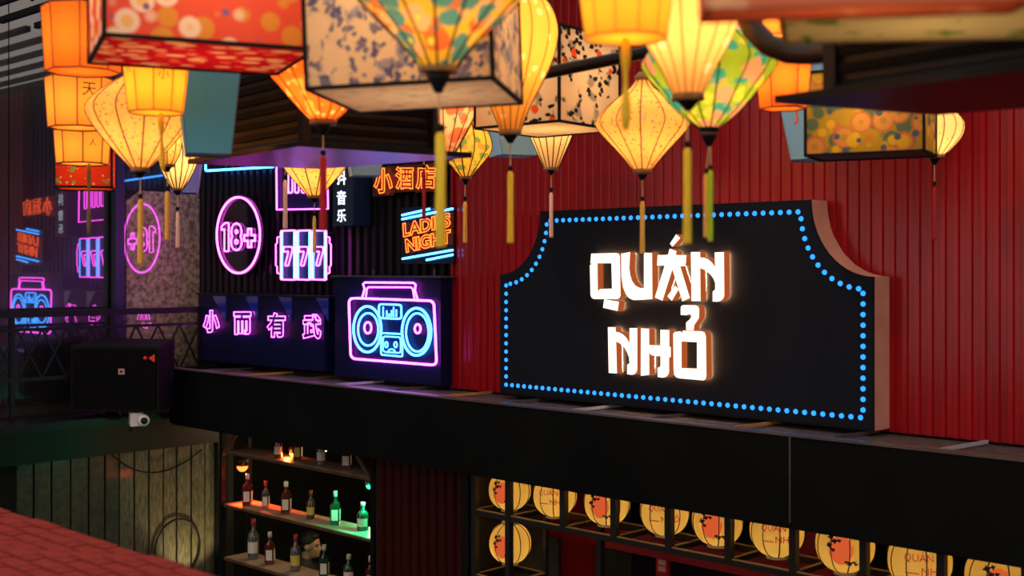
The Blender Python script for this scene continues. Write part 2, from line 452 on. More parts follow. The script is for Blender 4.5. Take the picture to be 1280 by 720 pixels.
# ------------------------------------------------------------------ railing, loudspeaker, security camera
XRL = -10.3
rl = thing('railing', (XRL, 5.0, ZFB + 0.1), 'black metal balcony railing with crossed bars at the side wall', 'railing')
yr0, yr1 = 3.6, 6.33
zr = H - 0.40
def rb(a, b, w, name): MB().bar(Vector(a) - rl.location, Vector(b) - rl.location, w).build(name, BLACK, rl)
rb((XRL, yr0, zr), (XRL, yr1, zr), 0.055, 'top_rail')
rb((XRL, yr0, zr - 0.13), (XRL, yr1, zr - 0.13), 0.025, 'middle_rail')
rb((XRL, yr0, ZL - 0.05), (XRL, yr1, ZL - 0.05), 0.03, 'bottom_rail')
yy = yr1
while yy > yr0:
    rb((XRL, yy, ZFB + 0.1), (XRL, yy, zr), 0.035, 'post'); yy -= 0.9
yy = yr1
while yy > yr0 + 0.2:
    rb((XRL, yy, zr - 0.13), (XRL, yy - 0.22, ZL - 0.05), 0.014, 'brace')
    rb((XRL, yy - 0.22, zr - 0.13), (XRL, yy, ZL - 0.05), 0.014, 'brace'); yy -= 0.22

SPK = pbr('speaker_black', (0.005, 0.0045, 0.005), 0.7, var=0.2, scale=30, spec=.2)
p0 = at_D(157, 468, 10.9)
sp = thing('loudspeaker', p0, 'big black box loudspeaker hanging below the railing', 'loudspeaker', rz=TH - R(8))
s_ = 10.9 / FP
w, h_, d_ = 57 * s_, 43 * s_, 0.42
body = MB().add([(-w, -d_/2, -h_), (w, -d_/2, -h_), (w * .9, d_/2, -h_), (-w * .9, d_/2, -h_), (-w, -d_/2, h_ * 0.86), (w, -d_/2, h_ * .86), (w*.9, d_/2, h_), (-w*.9, d_/2, h_)],
               [(3,2,1,0),(4,5,6,7),(0,1,5,4),(1,2,6,5),(2,3,7,6),(3,0,4,7)]).build('cabinet', SPK, sp)
gr = MB().box((-w * .94, -d_/2 - 0.02, -h_ * .92), (w * .94, -d_/2 - 0.001, h_ * .78)).build('grille', pbr('speaker_grille', (0.004, 0.004, 0.0042), 0.8, bump=0.6, scale=160, var=0.4, spec=.1), sp)
MB().box((0.045, -d_/2 - 0.026, 0.02), (0.10, -d_/2 - 0.0205, 0.07)).build('badge', pbr('badge_pink', (0.55, 0.28, 0.25), 0.5), gr)
MB().box((0.062, -d_/2 - 0.028, 0.035), (0.083, -d_/2 - 0.0262, 0.055)).build('badge_mark', SPK, gr)
wd = MB().add([(w*.93, -d_/2-0.026, h_*.42), (w*.93, -d_/2-0.026, h_*.66), (w*.93-.055, -d_/2-0.026, h_*.54), (w*.93, -d_/2-0.0205, h_*.42), (w*.93, -d_/2-0.0205, h_*.66), (w*.93-.055, -d_/2-0.0205, h_*.54)],
              [(0,1,2),(5,4,3),(0,3,4,1),(1,4,5,2),(2,5,3,0)])
wd.ball((w*.93 - .085, -d_/2 - 0.022, h_ * .54), 0.017, 5)
wd.build('warning_mark', pbr('red_mark', (0.85, 0.03, 0.03), 0.5), gr)
MB().bar((-.25, 0.1, -h_), (-.25, 0.1, ZFB + .1 - p0.z), 0.05).bar((-.2, .1, -h_ - .02), (.2, .1, -h_ - .02), 0.04).build('bracket', BLACK, sp)
MB().bar((-.1, d_ / 2 - .05, h_ * .7), (-.1, d_ / 2 + .35, h_ * .7), .04).build('wall_arm', BLACK, sp)
MB().tube([(-.1, .05, -h_), (-.02, .0, -h_ - .10), (.05, .05, -h_ - .16), (.02, .1, -h_ - .22)], 0.008, 5).build('wire', pbr('rust_wire', (.25, .06, .03), .6), sp)

p0 = at_D(172, 524, 10.75)
cv = thing('security_camera', p0, 'small white security camera below the loudspeaker', 'camera', rz=TH + R(25))
MB().box((-0.065, -0.05, -0.055), (0.035, 0.05, 0.06)).build('body', WHITEP, cv)
t = MB().lathe([(0.045, 0), (0.052, 0.02), (0.050, 0.07), (0.035, 0.085)], 16); 
t.v = [Vector((v.x + 0.035, -v.z - 0.05, v.y)) for v in t.v]; t.build('lens_barrel', WHITEP, cv, True)
t = MB().lathe([(0.03, 0), (0.03, 0.012), (.01, .02)], 14); t.v = [Vector((v.x + 0.035, -v.z - 0.13, v.y)) for v in t.v]; t.build('lens', BLACK, cv, True)
MB().bar((-.02, .05, 0), (-.02, .25, 0.0), 0.025).bar((-.02, .25, 0), (-.02, .25, -.14), 0.025).build('bracket', BLACK, cv)

# ------------------------------------------------------------------ main sign
YS = 6.30
zb_ = ZL; ztop = at_Y(841, 257, YS).z
xl = at_Y(625, 400, YS).x; xr = at_Y(1093.5, 440, YS).x
xtl = at_Y(672, 265, YS).x; xtr = at_Y(1010, 250, YS).x
notch = 0.5 * ((xtl - xl) + (xr - xtr)); znl = at_Y(1092, 346, YS).z
nz_ = ztop - znl
def outline(inset, n=14):
    a = notch; b = nz_
    L = xl + inset; Rr = xr - inset; T = ztop - inset; B = zb_ + inset
    pts = [(L, B), (Rr, B), (Rr, znl - inset * 0.9)]
    ea = a + inset * 0.0; eb = b
    for i in range(1, n):
        t = math.pi / 2 * i / n
        pts.append((Rr - ea * math.sin(t), T - eb * math.cos(t) + 0 - inset * 0.0 * math.sin(t)))
    pts.append((Rr - a, T)); pts.append((L + a, T))
    for i in range(n - 1, 0, -1):
        t = math.pi / 2 * i / n
        pts.append((L + ea * math.sin(t), T - eb * math.cos(t)))
    pts.append((L, znl - inset * 0.9))
    return pts
sg = thing('light_box_sign', ((xl + xr) / 2, YS + .09, zb_), 'huge dark lit sign reading QUÁN NHỎ edged with blue bulbs', 'sign')
O_ = sg.location
def sgb(mb, name, mat, parent=None):
    mb.v = [v - O_ for v in mb.v]; return mb.build(name, mat, parent or sg)
fr, rest, back = prism(outline(0), YS, YS + 0.172)
fr2, _, _ = prism(outline(0.012), YS - 0.004, YS)
rest.add(back.v, back.f)
sgb(rest, 'edge_return', PINKW); 
fr.add(fr2.v, fr2.f)
sgb(MB().add(fr.v, fr.f), 'face', SIGNF)
# letters
def zq(pts): return [(725 + x / 6.4, 285 + y / 6.4) for x, y in pts]
def zn(pts): return [(745 + x / 6.54, 375 + y / 6.54) for x, y in pts]
LET = [
 ('Q', [(zq([(90,205),(295,200),(314,210),(320,232),(325,540),(318,558),(300,568),(110,568),(92,556),(85,535),(80,296),(100,287),(84,283)]),
         [zq([(140,282),(252,282),(257,485),(160,488),(150,505),(143,492)])]),
        (zq([(195,570),(312,590),(302,664),(185,638)]), [])]),
 ('U', [(zq([(330,206),(402,192),(395,320),(403,380),(418,425),(445,462),(480,480),(512,480),(512,197),(577,200),(580,568),(510,573),(430,577),(395,562),(368,530),(345,475),(332,390)]), [])]),
 ('Á', [(zq([(718,165),(772,185),(768,216),(852,218),(845,305),(802,305),(880,560),(820,587),(740,330),(660,582),(600,555),(678,300),(617,300),(622,218),(705,215)]), []),
        (zq([(770,50),(803,80),(740,150),(720,125)]), []),
        (zq([(762,460),(790,490),(735,583),(700,545)]), [])]),
 ('N', [(zq([(888,192),(962,192),(962,235),(995,238),(1025,250),(1055,275),(1082,312),(1078,195),(1152,192),(1155,540),(1148,562),(1128,582),(1100,590),(1062,588),(1062,510),(1082,490),(1082,440),(1068,405),(1045,372),(1005,338),(962,320),(965,585),(893,585)]), [])]),
 ('N', [(zn([(98,222),(160,222),(162,260),(190,265),(220,280),(252,312),(275,355),(275,230),(338,230),(338,570),(330,592),(312,608),(290,612),(255,605),(256,530),(275,515),(270,465),(255,428),(235,392),(200,356),(165,340),(172,600),(105,596)]), [])]),
 ('H', [(zn([(368,232),(435,235),(435,368),(527,372),(527,243),(600,247),(600,380),(612,385),(612,465),(598,470),(598,590),(590,612),(570,630),(545,635),(505,630),(505,555),(522,548),(528,530),(528,460),(455,452),(435,430),(436,612),(367,620)]), [])]),
 ('Ỏ', [(zn([(632,275),(645,263),(690,255),(705,272),(711,250),(870,256),(890,268),(899,295),(903,620),(897,645),(880,657),(680,640),(655,630),(640,610),(635,560)]),
         [zn([(700,338),(826,345),(826,562),(700,556)])]),
        (zn([(693,62),(698,48),(715,41),(815,44),(835,52),(845,75),(843,145),(828,170),(803,205),(800,248),(738,245),(737,185),(765,160),(780,138),(778,118),(748,118),(745,125),(693,122)]), [])]),
]
YLF = YS - 0.075
for ch, shapes in LET:
    side = MB(); face = MB()
    for poly, holes in shapes:
        P = [(at_Y(a, b, YLF).x, at_Y(a, b, YLF).z) for a, b in poly]
        Hs = [[(at_Y(a, b, YLF).x, at_Y(a, b, YLF).z) for a, b in hh] for hh in holes]
        f_, r_, b_ = prism(P, YLF, YS - 0.017, Hs)
        side.add(r_.v, r_.f); side.add(b_.v, b_.f)
        face.add([v + Vector((0, -0.001, 0)) for v in f_.v], f_.f)
    halo = MB()  # unseen glowing strip added behind each letter to imitate lens bloom
    for poly, holes in shapes:
        P2 = [Vector((at_Y(a, b, YLF).x, at_Y(a, b, YLF).z)) for a, b in poly]; kk = len(P2)
        ar = sum(P2[i].x * P2[(i+1) % kk].y - P2[(i+1) % kk].x * P2[i].y for i in range(kk)); sgn = 1 if ar > 0 else -1
        ins_ = []
        for i in range(kk):
            e1 = (P2[i] - P2[i-1]).normalized(); e2 = (P2[(i+1) % kk] - P2[i]).normalized()
            nn = Vector((-(e1.y + e2.y), e1.x + e2.x)) * sgn
            nn = nn.normalized() if nn.length > 1e-6 else Vector((0, 0))
            q2 = P2[i] + nn * 0.012
            ins_.append(Vector((q2.x, YS - 0.011, q2.y)))
        halo.tube(ins_, 0.004, 4, True)
    s_o = sgb(side, 'letter', COPPER_GLOW); sgb(halo, 'added_halo_strip', glow('added_halo_light', (1.0, 0.50, 0.22), 110.0), s_o); s_o['label'] = 'letter %s with copper side walls given an added amber glow' % ch
    sgb(face, 'letter_face', LETT, s_o)
# blue bulbs
ins = 0.068
path = outline(ins, 24); path.append(path[0])
tot = sum((Vector(path[i + 1]) - Vector(path[i])).length for i in range(len(path) - 1))
nb = 128
bulb_me = None; acc = 0; seg = 0; pos = []
for i in range(nb):
    target = tot * i / nb; 
    while True:
        L_ = (Vector(path[seg + 1]) - Vector(path[seg])).length
        if acc + L_ >= target: break
        acc += L_; seg += 1
    q = Vector(path[seg]).lerp(Vector(path[seg + 1]), (target - acc) / L_); pos.append(q)
for q in pos:
    loc = Vector((q.x, YS - 0.004, q.y)) - O_
    if bulb_me is None:
        b = MB().lathe([(0.0155, 0), (0.0145, 0.006), (0.009, 0.013), (0.001, 0.016)], 8)
        b.v = [Vector((v.x, -v.z, v.y)) for v in b.v]
        o = b.build('bulb', DOTB, sg, True); bulb_me = o.data
    else:
        o = bpy.data.objects.new('bulb', bulb_me); COL.objects.link(o); o.parent = sg
    o.location = loc

# ------------------------------------------------------------------ neon signs
NR = 0.0085
def neon(label, cx, cy, Y, name='neon_sign'):
    o = thing(name, at_Y(cx, cy, Y), label, 'neon sign'); return o
def nb_(root, mb, name, mat, smooth=False):
    L0 = root.location; mb.v = [v - L0 for v in mb.v]; return mb.build(name, mat, root, smooth)
def ntube(root, pts, Y, mat, closed=False, r=NR, name='neon_tube'):
    return nb_(root, MB().tube(pxpath(pts, Y), r, 6, closed), name, mat, True)
def mounts(root, pts, Y):
    for a_, b_ in pts:
        p = at_Y(a_, b_, Y); nb_(root, MB().bar(p + Vector((0, 0.008, 0)), p + Vector((0, 0.11, 0)), 0.012), 'standoff', STEEL)
def board(root, x0, y0, x1, y1, Yf, Yb, mat, name='backing_board'):
    c = (y0 + y1) / 2
    a = at_Y(x0, y0, Yf); b = at_Y(x1, y1, Yf)
    xm = (x0 + x1) / 2
    return nb_(root, MB().box((a.x, Yf, at_Y(xm, y1, Yf).z), (b.x, Yb, at_Y(xm, y0, Yf).z)), name, mat)

YN = YW - 0.035
# eighteen plus
r_ = neon('pink neon 18+ in an oval ring on the dark corrugated wall', 298, 342, YN)
disc = pxpath(ell(299, 293, 30, 51), YN)
f_, s2, b2 = prism([(p.x, p.z) for p in disc], YN, YN + 0.01); f_.add(s2.v, s2.f); f_.add(b2.v, b2.f)
nb_(r_, f_, 'acrylic_disc', CLEAR)
ntube(r_, ell(298, 294, 27, 47.5, 44), YN - 0.02, PINK, True, 0.010)
ntube(r_, rrect([(277, 283), (281.5, 278.5), (286, 278.5), (286, 314), (280.5, 314), (280.5, 286), (277, 288)], 1.2, 2), YN - 0.02, PINK, True, 0.0075, 'neon_digit')
nb_(r_, quad_text('8', bx(288, 278, 303, 314), YN - 0.02, 0.028, 0.05), 'neon_digit', PINK)
nb_(r_, quad_text('+', bx(304.5, 285, 319.5, 310), YN - 0.02, 0.034, 0.05), 'neon_digit', PINK)
for dx, dy in ((-14, -38), (14, -38), (-14, 38), (14, 38)):
    p = at_Y(299 + dx, 293 + dy, YN); nb_(r_, MB().bar(p + Vector((0, 0.01, 0)), p + Vector((0, 0.06, 0)), 0.012), 'standoff', STEEL)
# slot reels 777
r_ = neon('pink and blue neon slot machine reels showing 777', 379, 350, YN)
board(r_, 350, 287, 409, 351, YN, YN + 0.012, NAVY); mounts(r_, [(354, 291), (405, 291), (354, 347), (405, 347)], YN)
for (a, b) in ((351, 369.5), (371, 388.5), (390, 407.8)):
    ntube(r_, rrect([(a, 288.5), (b, 288.0), (b, 349.8), (a, 349.4)], 1.5, 2), YN - 0.02, PINK, True, 0.0075)
    ntube(r_, [(a + 1.6, 290), (a + 1.6, 348)], YN - 0.025, CYAN, False, 0.009)
    ntube(r_, [(b - 1.6, 290), (b - 1.6, 348)], YN - 0.025, CYAN, False, 0.009)
    m_ = 0.5 * (a + b)
    ntube(r_, rrect([(m_ - 5.6, 308.5), (m_ + 4.6, 308.5), (m_ + 5.2, 313), (m_ + 0.2, 332), (m_ - 4.0, 332), (m_ + 0.4, 314), (m_ - 5.6, 315)], 1.2, 2), YN - 0.02, PINK, True, 0.007)
for sx, e in ((349, -1), (409.5, 1)):
    ntube(r_, [(sx, 296), (sx + e * 2.5, 297), (sx + e * 2.5, 304), (sx + e * 4.2, 305), (sx + e * 4.2, 332), (sx + e * 2.5, 333), (sx + e * 2.5, 341), (sx, 342)], YN - 0.02, PINK, False, 0.006)
# framed pink sign above
r_ = neon('pink framed neon sign half hidden behind a cream lantern', 378, 262, YN)
ntube(r_, [(345, 150), (346, 262), (410, 261), (408, 150)], YN - 0.02, PINK, False, 0.0085)
board(r_, 344, 148, 411, 264, YN, YN + 0.012, NAVY); mounts(r_, [(348, 152), (405, 152), (348, 258), (405, 258)], YN)
for cx in (363, 371, 379.5, 388, 396):
    ntube(r_, rrect([(cx - 2.4, 212), (cx + 2.4, 212), (cx + 2.4, 241), (cx - 2.4, 241)], 2.3, 3), YN - 0.02, PINK, True, 0.0065)
ntube(r_, [(360.5, 233), (358.5, 238), (360, 241), (363, 241)], YN - 0.02, PINK, False, 0.0065)
# blue rectangle line sign
r_ = neon('blue neon line frame on the wall under the black hood', 300, 213, YN)
ntube(r_, rrect([(257, 150), (342, 150), (342, 208.5), (257, 213.5)], 2, 3), YN - 0.02, CYAN, True, 0.011)
for px_ in (262, 300, 338):
    p = at_Y(px_, 211, YN - .02); nb_(r_, MB().bar(p, p + Vector((0, 0.10, 0)), 0.012), 'standoff', STEEL)
# vertical white lettering box
r_ = neon('narrow upright navy box with white characters 抖音乐', 426, 282, YN, 'character_sign')
board(r_, 416, 190, 441, 282, YN - 0.09, YW + 0.062, pbr('navy_box', (0.006, 0.018, 0.055), 0.4), 'box')
for ch, y0, y1 in (('抖', 210.5, 231), ('音', 238, 256), ('乐', 261.5, 277.5)):
    nb_(r_, quad_text(ch, bx(421, y0, 432.5, y1), YN - 0.093, 0, 0.02, False), 'character', WHTN)
# small tavern characters
r_ = neon('orange neon characters 小酒店 at the top of the dark wall', 505, 240, YN); mounts(r_, [(478, 225), (505, 222), (532, 220)], YN)
for ch, b4 in (('小', (467, 210, 491, 242)), ('酒', (494, 208, 517, 237)), ('店', (519.5, 206, 545, 237))):
    nb_(r_, quad_text(ch, bx(*b4), YN - 0.03, 0.022, 0.03), 'neon_character', ORNG)
    board(r_, b4[0] - 1.5, b4[1] - 2, b4[2] + 1.5, b4[3] + 3, YN + 0.0, YN + 0.01, pbr('maroon_acrylic', (0.035, 0.008, 0.006), 0.3))
# ladies night
r_ = neon('orange LADIES NIGHT neon between slanting blue tubes', 533, 325, YN)
board(r_, 501, 258, 567, 330, YN, YN + 0.01, CLEAR); mounts(r_, [(505, 262), (560, 262), (505, 326), (560, 326)], YN)
nb_(r_, quad_text('LADIES', ((503, 279), (563, 265), (563.5, 283), (504, 297)), YN - 0.025, 0.032, 0.03), 'neon_word', ORNG)
nb_(r_, quad_text('NIGHT', ((506, 298.5), (563.5, 286), (564, 304), (507.5, 316.5)), YN - 0.025, 0.032, 0.03), 'neon_word', ORNG)
for a, b in (((502.5, 269), (537, 261.2)), ((502.5, 274), (566, 260.8)), ((503, 323.5), (566, 312.5)), ((533, 325), (566, 318.3))):
    ntube(r_, [a, b], YN - 0.025, CYAN, False, 0.009)
# four character box
YB = 6.33
r_ = neon('low black box with pink neon characters 小而有武', 330, 456, YB)
board(r_, 248, 368, 405, 457, YB, YW + 0.02, NAVY, 'box')
t0 = at_Y(247, 366.5, YB); t1 = at_Y(414, 368, YB)
nb_(r_, MB().box((t0.x, YB - 0.02, t0.z - 0.012), (t1.x, YB + 0.02, t0.z + 0.006)), 'top_rail', BLACK)
for ch, b4 in (('小', (253.5, 387.5, 274.5, 416)), ('而', (292, 389.5, 314, 418.5)), ('有', (333.5, 390.5, 357, 422)), ('武', (378, 392.5, 401.5, 424))):
    nb_(r_, quad_text(ch, bx(*b4), YB - 0.025, 0.018, 0.05), 'neon_character', PINK)
for gx in (266, 306, 348, 394):
    a = at_Y(gx, 370, YB - 0.001); b = at_Y(gx + 17, 370, YB - 0.001); c = at_Y(gx + 17, 402, YB - 0.001)
    nb_(r_, MB().add([a, b, c, a - Vector((0, .006, 0)), b - Vector((0, .006, 0)), c - Vector((0, .006, 0))], [(0,1,2),(5,4,3),(0,3,4,1),(1,4,5,2),(2,5,3,0)]),
        'blue_triangle', pbr('triangle_blue', (0.01, 0.02, 0.30), 0.15, coat=1.0))  # thin flat blue triangles on the front of the box
# boombox
YB = 6.34
r_ = neon('pink and blue neon boombox on a black box', 492, 474, YB)
board(r_, 418.5, 346, 551, 476, YB, YW + 0.02, NAVY, 'box')
t0 = at_Y(417, 346, YB); t1 = at_Y(552, 346, YB)
nb_(r_, MB().box((t0.x, YB - 0.03, t0.z), (t1.x + .02, YW + .04, t0.z + 0.012)), 'top_plate', pbr('box_top', (.05, .05, .06), .35))
for px_ in (467, 543):
    p = at_Y(px_, 345, YB + .03); nb_(r_, MB().bar(p, p + Vector((0, 0, 0.055)), 0.012), 'bolt', STEEL)
def zb(pts): return [(430 + x / 4.966, 335 + y / 4.966) for x, y in pts]
YT = YB - 0.025
ntube(r_, rrect(zb([(30, 186), (558, 204), (575, 604), (42, 562)]), 7, 5), YT, PINK, True, 0.010)
ntube(r_, zb([(112, 188), (128, 130), (118, 100), (130, 90), (430, 92), (445, 105), (440, 140), (458, 198)]), YT, PINK, False)
ntube(r_, zb([(135, 188), (142, 128), (152, 119), (415, 120), (427, 130), (438, 196)]), YT, PINK, False, 0.007)
def zell(cx, cy, rx, ry, n=36): return zb(ell(cx, cy, rx, ry, n))
ntube(r_, zell(145, 380, 86, 142), YT, CYAN, True, 0.010)
ntube(r_, zell(150, 381, 63, 101), YT, CYAN, True, 0.008)
ntube(r_, zell(148, 371, 22, 35, 20), YT, PINK, True, 0.0085)
ntube(r_, zell(450, 396, 90, 147), YT, CYAN, True, 0.010)
ntube(r_, zell(455, 400, 70, 119), YT, CYAN, True, 0.008)
ntube(r_, zell(457, 377, 18, 28, 20), YT, PINK, True, 0.0085)
ntube(r_, rrect(zb([(217, 224), (356, 229), (356, 316), (217, 310)]), 3.5, 3), YT, CYAN, True, 0.008)
for bx_, hh in ((243, 240), (265, 264), (280, 282), (295, 262), (308, 242), (325, 258)):
    ntube(r_, zb([(bx_, hh), (bx_, 303)]), YT, CYAN, False, 0.006)
ntube(r_, rrect(zb([(230, 404), (362, 410), (362, 550), (230, 538)]), 2, 3), YT, CYAN, True, 0.007)
ntube(r_, rrect(zb([(242, 424), (352, 430), (352, 528), (242, 520)]), 3.5, 3), YT, CYAN, True, 0.006)
ntube(r_, zell(263, 476, 9, 17, 14), YT, CYAN, True, 0.006)
ntube(r_, zell(320, 476, 9, 17, 14), YT, CYAN, True, 0.006)
ntube(r_, zb([(273, 520), (280, 508), (296, 503), (311, 509), (318, 522)]), YT, CYAN, False, 0.006)

# ------------------------------------------------------------------ lanterns
def cord_to_ceiling(root, z_local, r=0.004):
    top = ZC - root.location.z
    MB().tube([(0, 0, z_local), (0, 0, top)], r, 5).build('hanging_cord', BLACK, root)
def bulb_light(root, z, power, col=(1.0, 0.66, 0.30)):
    plight('bulb_light', (0, 0, z), col, power * 0.55, root, 0.035)
def tassel(root, s, y_ref, dx, beady, y0, y1, hw, mat, tipy, beadr=None):
    """cord, bead and hanging skein below a lantern; rows in pixels at the lantern's own scale s"""
    X = dx * s
    zc = lambda py: (y_ref - py) * s
    br = beadr or max(2.6, hw * 0.8)
    t_ = MB().tube([(X, 0, zc(y0)), (X, 0, zc(y0 + 4)), (X, 0, zc((y0 + y1) / 2)), (X, 0, zc(y1 - 2)), (X, 0, zc(y1))], hw * s, 10,
                   rads=[hw*.55*s, hw*.95*s, hw*.9*s, hw*1.05*s, hw*.9*s]).build('tassel', mat, root, True)
    MB().tube([(0 if abs(dx) > 3 else X, 0, zc(tipy)), (X, 0, zc(beady))], max(0.0028, .7 * s), 5).build('tassel_cord', CORDW, t_)
    MB().ball((X, 0, zc(beady)), br * s, 6).build('bead', BLACKM, t_, True)

def silk(label, cx, tipy, Z, prof, mat, ribs=12, ribmat=BLACKM, ribr=1.0, cup=(8, 10), collar=(6, WOODC), tas=None, tasmat=None, power=2.0, bulb=None, lit=True, rot=0.1, group=None):
    """ribbed silk lantern. prof = [(row, half width px) from the bottom up]; tip row = bottom of the black cup"""
    s = Z / FP
    root = thing('silk_lantern', at_D(cx, tipy, Z), label, 'lantern', group or 'silk lanterns hung over the courtyard')
    z = lambda py: (tipy - py) * s
    # smooth profile
    P = [(hw * s, z(py)) for py, hw in prof]
    def cat(P, n=5):
        out = []
        for i in range(len(P) - 1):
            p0 = P[max(i-1, 0)]; p1 = P[i]; p2 = P[i+1]; p3 = P[min(i+2, len(P)-1)]
            for j in range(n):
                t = j / n
                out.append(tuple(0.5*((2*p1[k]) + (-p0[k]+p2[k])*t + (2*p0[k]-5*p1[k]+4*p2[k]-p3[k])*t*t + (-p0[k]+3*p1[k]-3*p2[k]+p3[k])*t**3) for k in (0, 1)))
        out.append(P[-1]); return [(max(q[0], 0.004), q[1]) for q in out]
    Q = cat(P, 4)
    # cloth sags inwards a little between the ribs
    sub = 4; n = ribs * sub; vs = []; fs = []
    for (r_, zz) in Q:
        for j in range(n):
            f = (j % sub) / sub
            sag = 1.0 - 0.030 * math.sin(math.pi * f)
            a = 2 * math.pi * j / n + rot
            rr = r_ * sag * (math.cos(math.pi / ribs) / math.cos((f - 0.5) * 2 * math.pi / ribs) if True else 1)
            rr = r_ * sag * math.cos(math.pi / ribs) / math.cos((f - 0.5) * 2 * math.pi / ribs)
            vs.append((rr * math.cos(a), rr * math.sin(a), zz))
    for i in range(len(Q) - 1):
        for j in range(n): fs.append((i*n+j, i*n+(j+1) % n, (i+1)*n+(j+1) % n, (i+1)*n+j))
    MB().add(vs, fs).build('shade', mat, root, False)
    rme = None
    for j in range(ribs):
        a = 2 * math.pi * j / ribs + rot
        if rme is None:
            o = MB().tube([(q[0] + 0.001, 0, q[1]) for q in Q[::2]], ribr * s * .62, 4).build('rib', ribmat, root); rme = o.data
        else:
            o = bpy.data.objects.new('rib', rme); COL.objects.link(o); o.parent = root
        o.rotation_euler = (0, 0, a)
    r0 = P[0][0]; ch, cmat = collar
    MB().lathe([(r0 * 1.06, P[0][1] - ch * s), (r0 * 1.06, P[0][1] + 0.5 * s)], 20).build('collar', cmat, root, True)
    cw, cht = cup
    MB().lathe([(cw * .30 * s, 0), (cw * .45 * s, cht * .25 * s), (cw * .8 * s, cht * .7 * s), (cw * s, cht * s)], 16).build('bottom_cup', BLACK, root, True)
    rt = P[-1][0]; zt_ = P[-1][1]
    MB().lathe([(rt * 1.1, zt_ - s), (rt * 1.1, zt_ + 4 * s), (rt * .5, zt_ + 10 * s)], 16).build('top_cap', cmat, root, True)
    cord_to_ceiling(root, zt_ + 8 * s)
    if tas:
        for q in (tas if isinstance(tas[0], (list, tuple)) else [tas]):
            dx, by, y0, y1, hw = q[:5]
            tassel(root, s, tipy, dx, by, y0, y1, hw, q[5] if len(q) > 5 else tasmat, tipy)
    if lit:
        zz = z(bulb) if bulb is not None else sum(p[1] for p in P) / len(P)
        bulb_light(root, zz, power)
    return root

def prism_lantern(label, cx, Z, ytop, ybot, hwt, hwb, mat, sides=6, rot=0.3, power=1.5, lit=True, ribmat=WOODC, ribbon=None, ribmatl=None, marks=(), name='paper_lantern', rimmat=None, group='tapered paper lanterns'):
    s = Z / FP
    root = thing(name, at_D(cx, ybot, Z), label, 'lantern', group, rz=TH)
    ht = (ybot - ytop) * s; rb_ = hwb * s; rt = hwt * s
    ang = [2*math.pi*i/sides + rot for i in range(sides)]
    for i in range(sides):
        a, b = ang[i], ang[(i+1) % sides]
        MB().add([(rb_*math.sin(a), -rb_*math.cos(a), 0), (rb_*math.sin(b), -rb_*math.cos(b), 0), (rt*math.sin(b), -rt*math.cos(b), ht), (rt*math.sin(a), -rt*math.cos(a), ht)], [(0,1,2,3)]).build('panel', mat, root)
        MB().bar((rb_*1.004*math.sin(a), -rb_*1.004*math.cos(a), 0), (rt*1.004*math.sin(a), -rt*1.004*math.cos(a), ht), 1.1*s).build('edge_strip', ribmat, root)
    pts = lambda r_, z: [(r_*math.sin(a), -r_*math.cos(a), z) for a in ang]
    MB().add(pts(rb_ * .98, 0.6*s), [tuple(range(sides))]).build('bottom_panel', mat, root)
    MB().tube(pts(rb_, 0), 1.0*s, 4, True).build('bottom_rim', rimmat or ribmat, root)
    MB().tube(pts(rt, ht), 1.0*s, 4, True).build('top_rim', rimmat or ribmat, root)
    MB().tube([(-rt * .95, 0, ht), (rt * .95, 0, ht)], 1.0 * s, 4).build('top_bar', ribmat, root)
    cord_to_ceiling(root, ht)
    if ribbon:
        dx, y1, hw, bend, rm = ribbon
        n = 10; pts_ = [(dx*s + bend*s*math.sin(1.6*i/n)*(i/n), 0, (0 - (y1 - ybot) * i / n) * s) for i in range(n + 1)]
        MB().tube(pts_, hw*s, 6, rads=[hw*s*(.7 + .3*math.sin(i)) for i in range(n+1)]).build('ribbon', rm, root, True)
    for (ch, face, tpos, hgt, mm) in marks:
        a, b = ang[face % sides], ang[(face+1) % sides]
        vs, fs, x0, x1, y0, y1 = text_mesh(ch, False, 0, 0.0)
        out = []
        wp = 2 * rb_ * math.sin(math.pi / sides)
        sc = hgt * s / (y1 - y0)
        for v in vs:
            zz = tpos * ht + (v.y - (y0 + y1) / 2) * sc; f = zz / ht; rr = rb_ + (rt - rb_) * f
            A = Vector((rr*math.sin(a), -rr*math.cos(a), zz)); B = Vector((rr*math.sin(b), -rr*math.cos(b), zz))
            u = 0.5 + (v.x - (x0 + x1) / 2) * sc / (B - A).length
            nrm = Vector((math.sin((a+b)/2 if b > a else (a+b)/2 + math.pi), -math.cos((a+b)/2 if b > a else (a+b)/2 + math.pi), 0))
            out.append(A.lerp(B, u) + nrm * 0.002)
        MB().add(out, fs).build('character', mm, root)
    if lit: bulb_light(root, ht * .5, power)
    return root

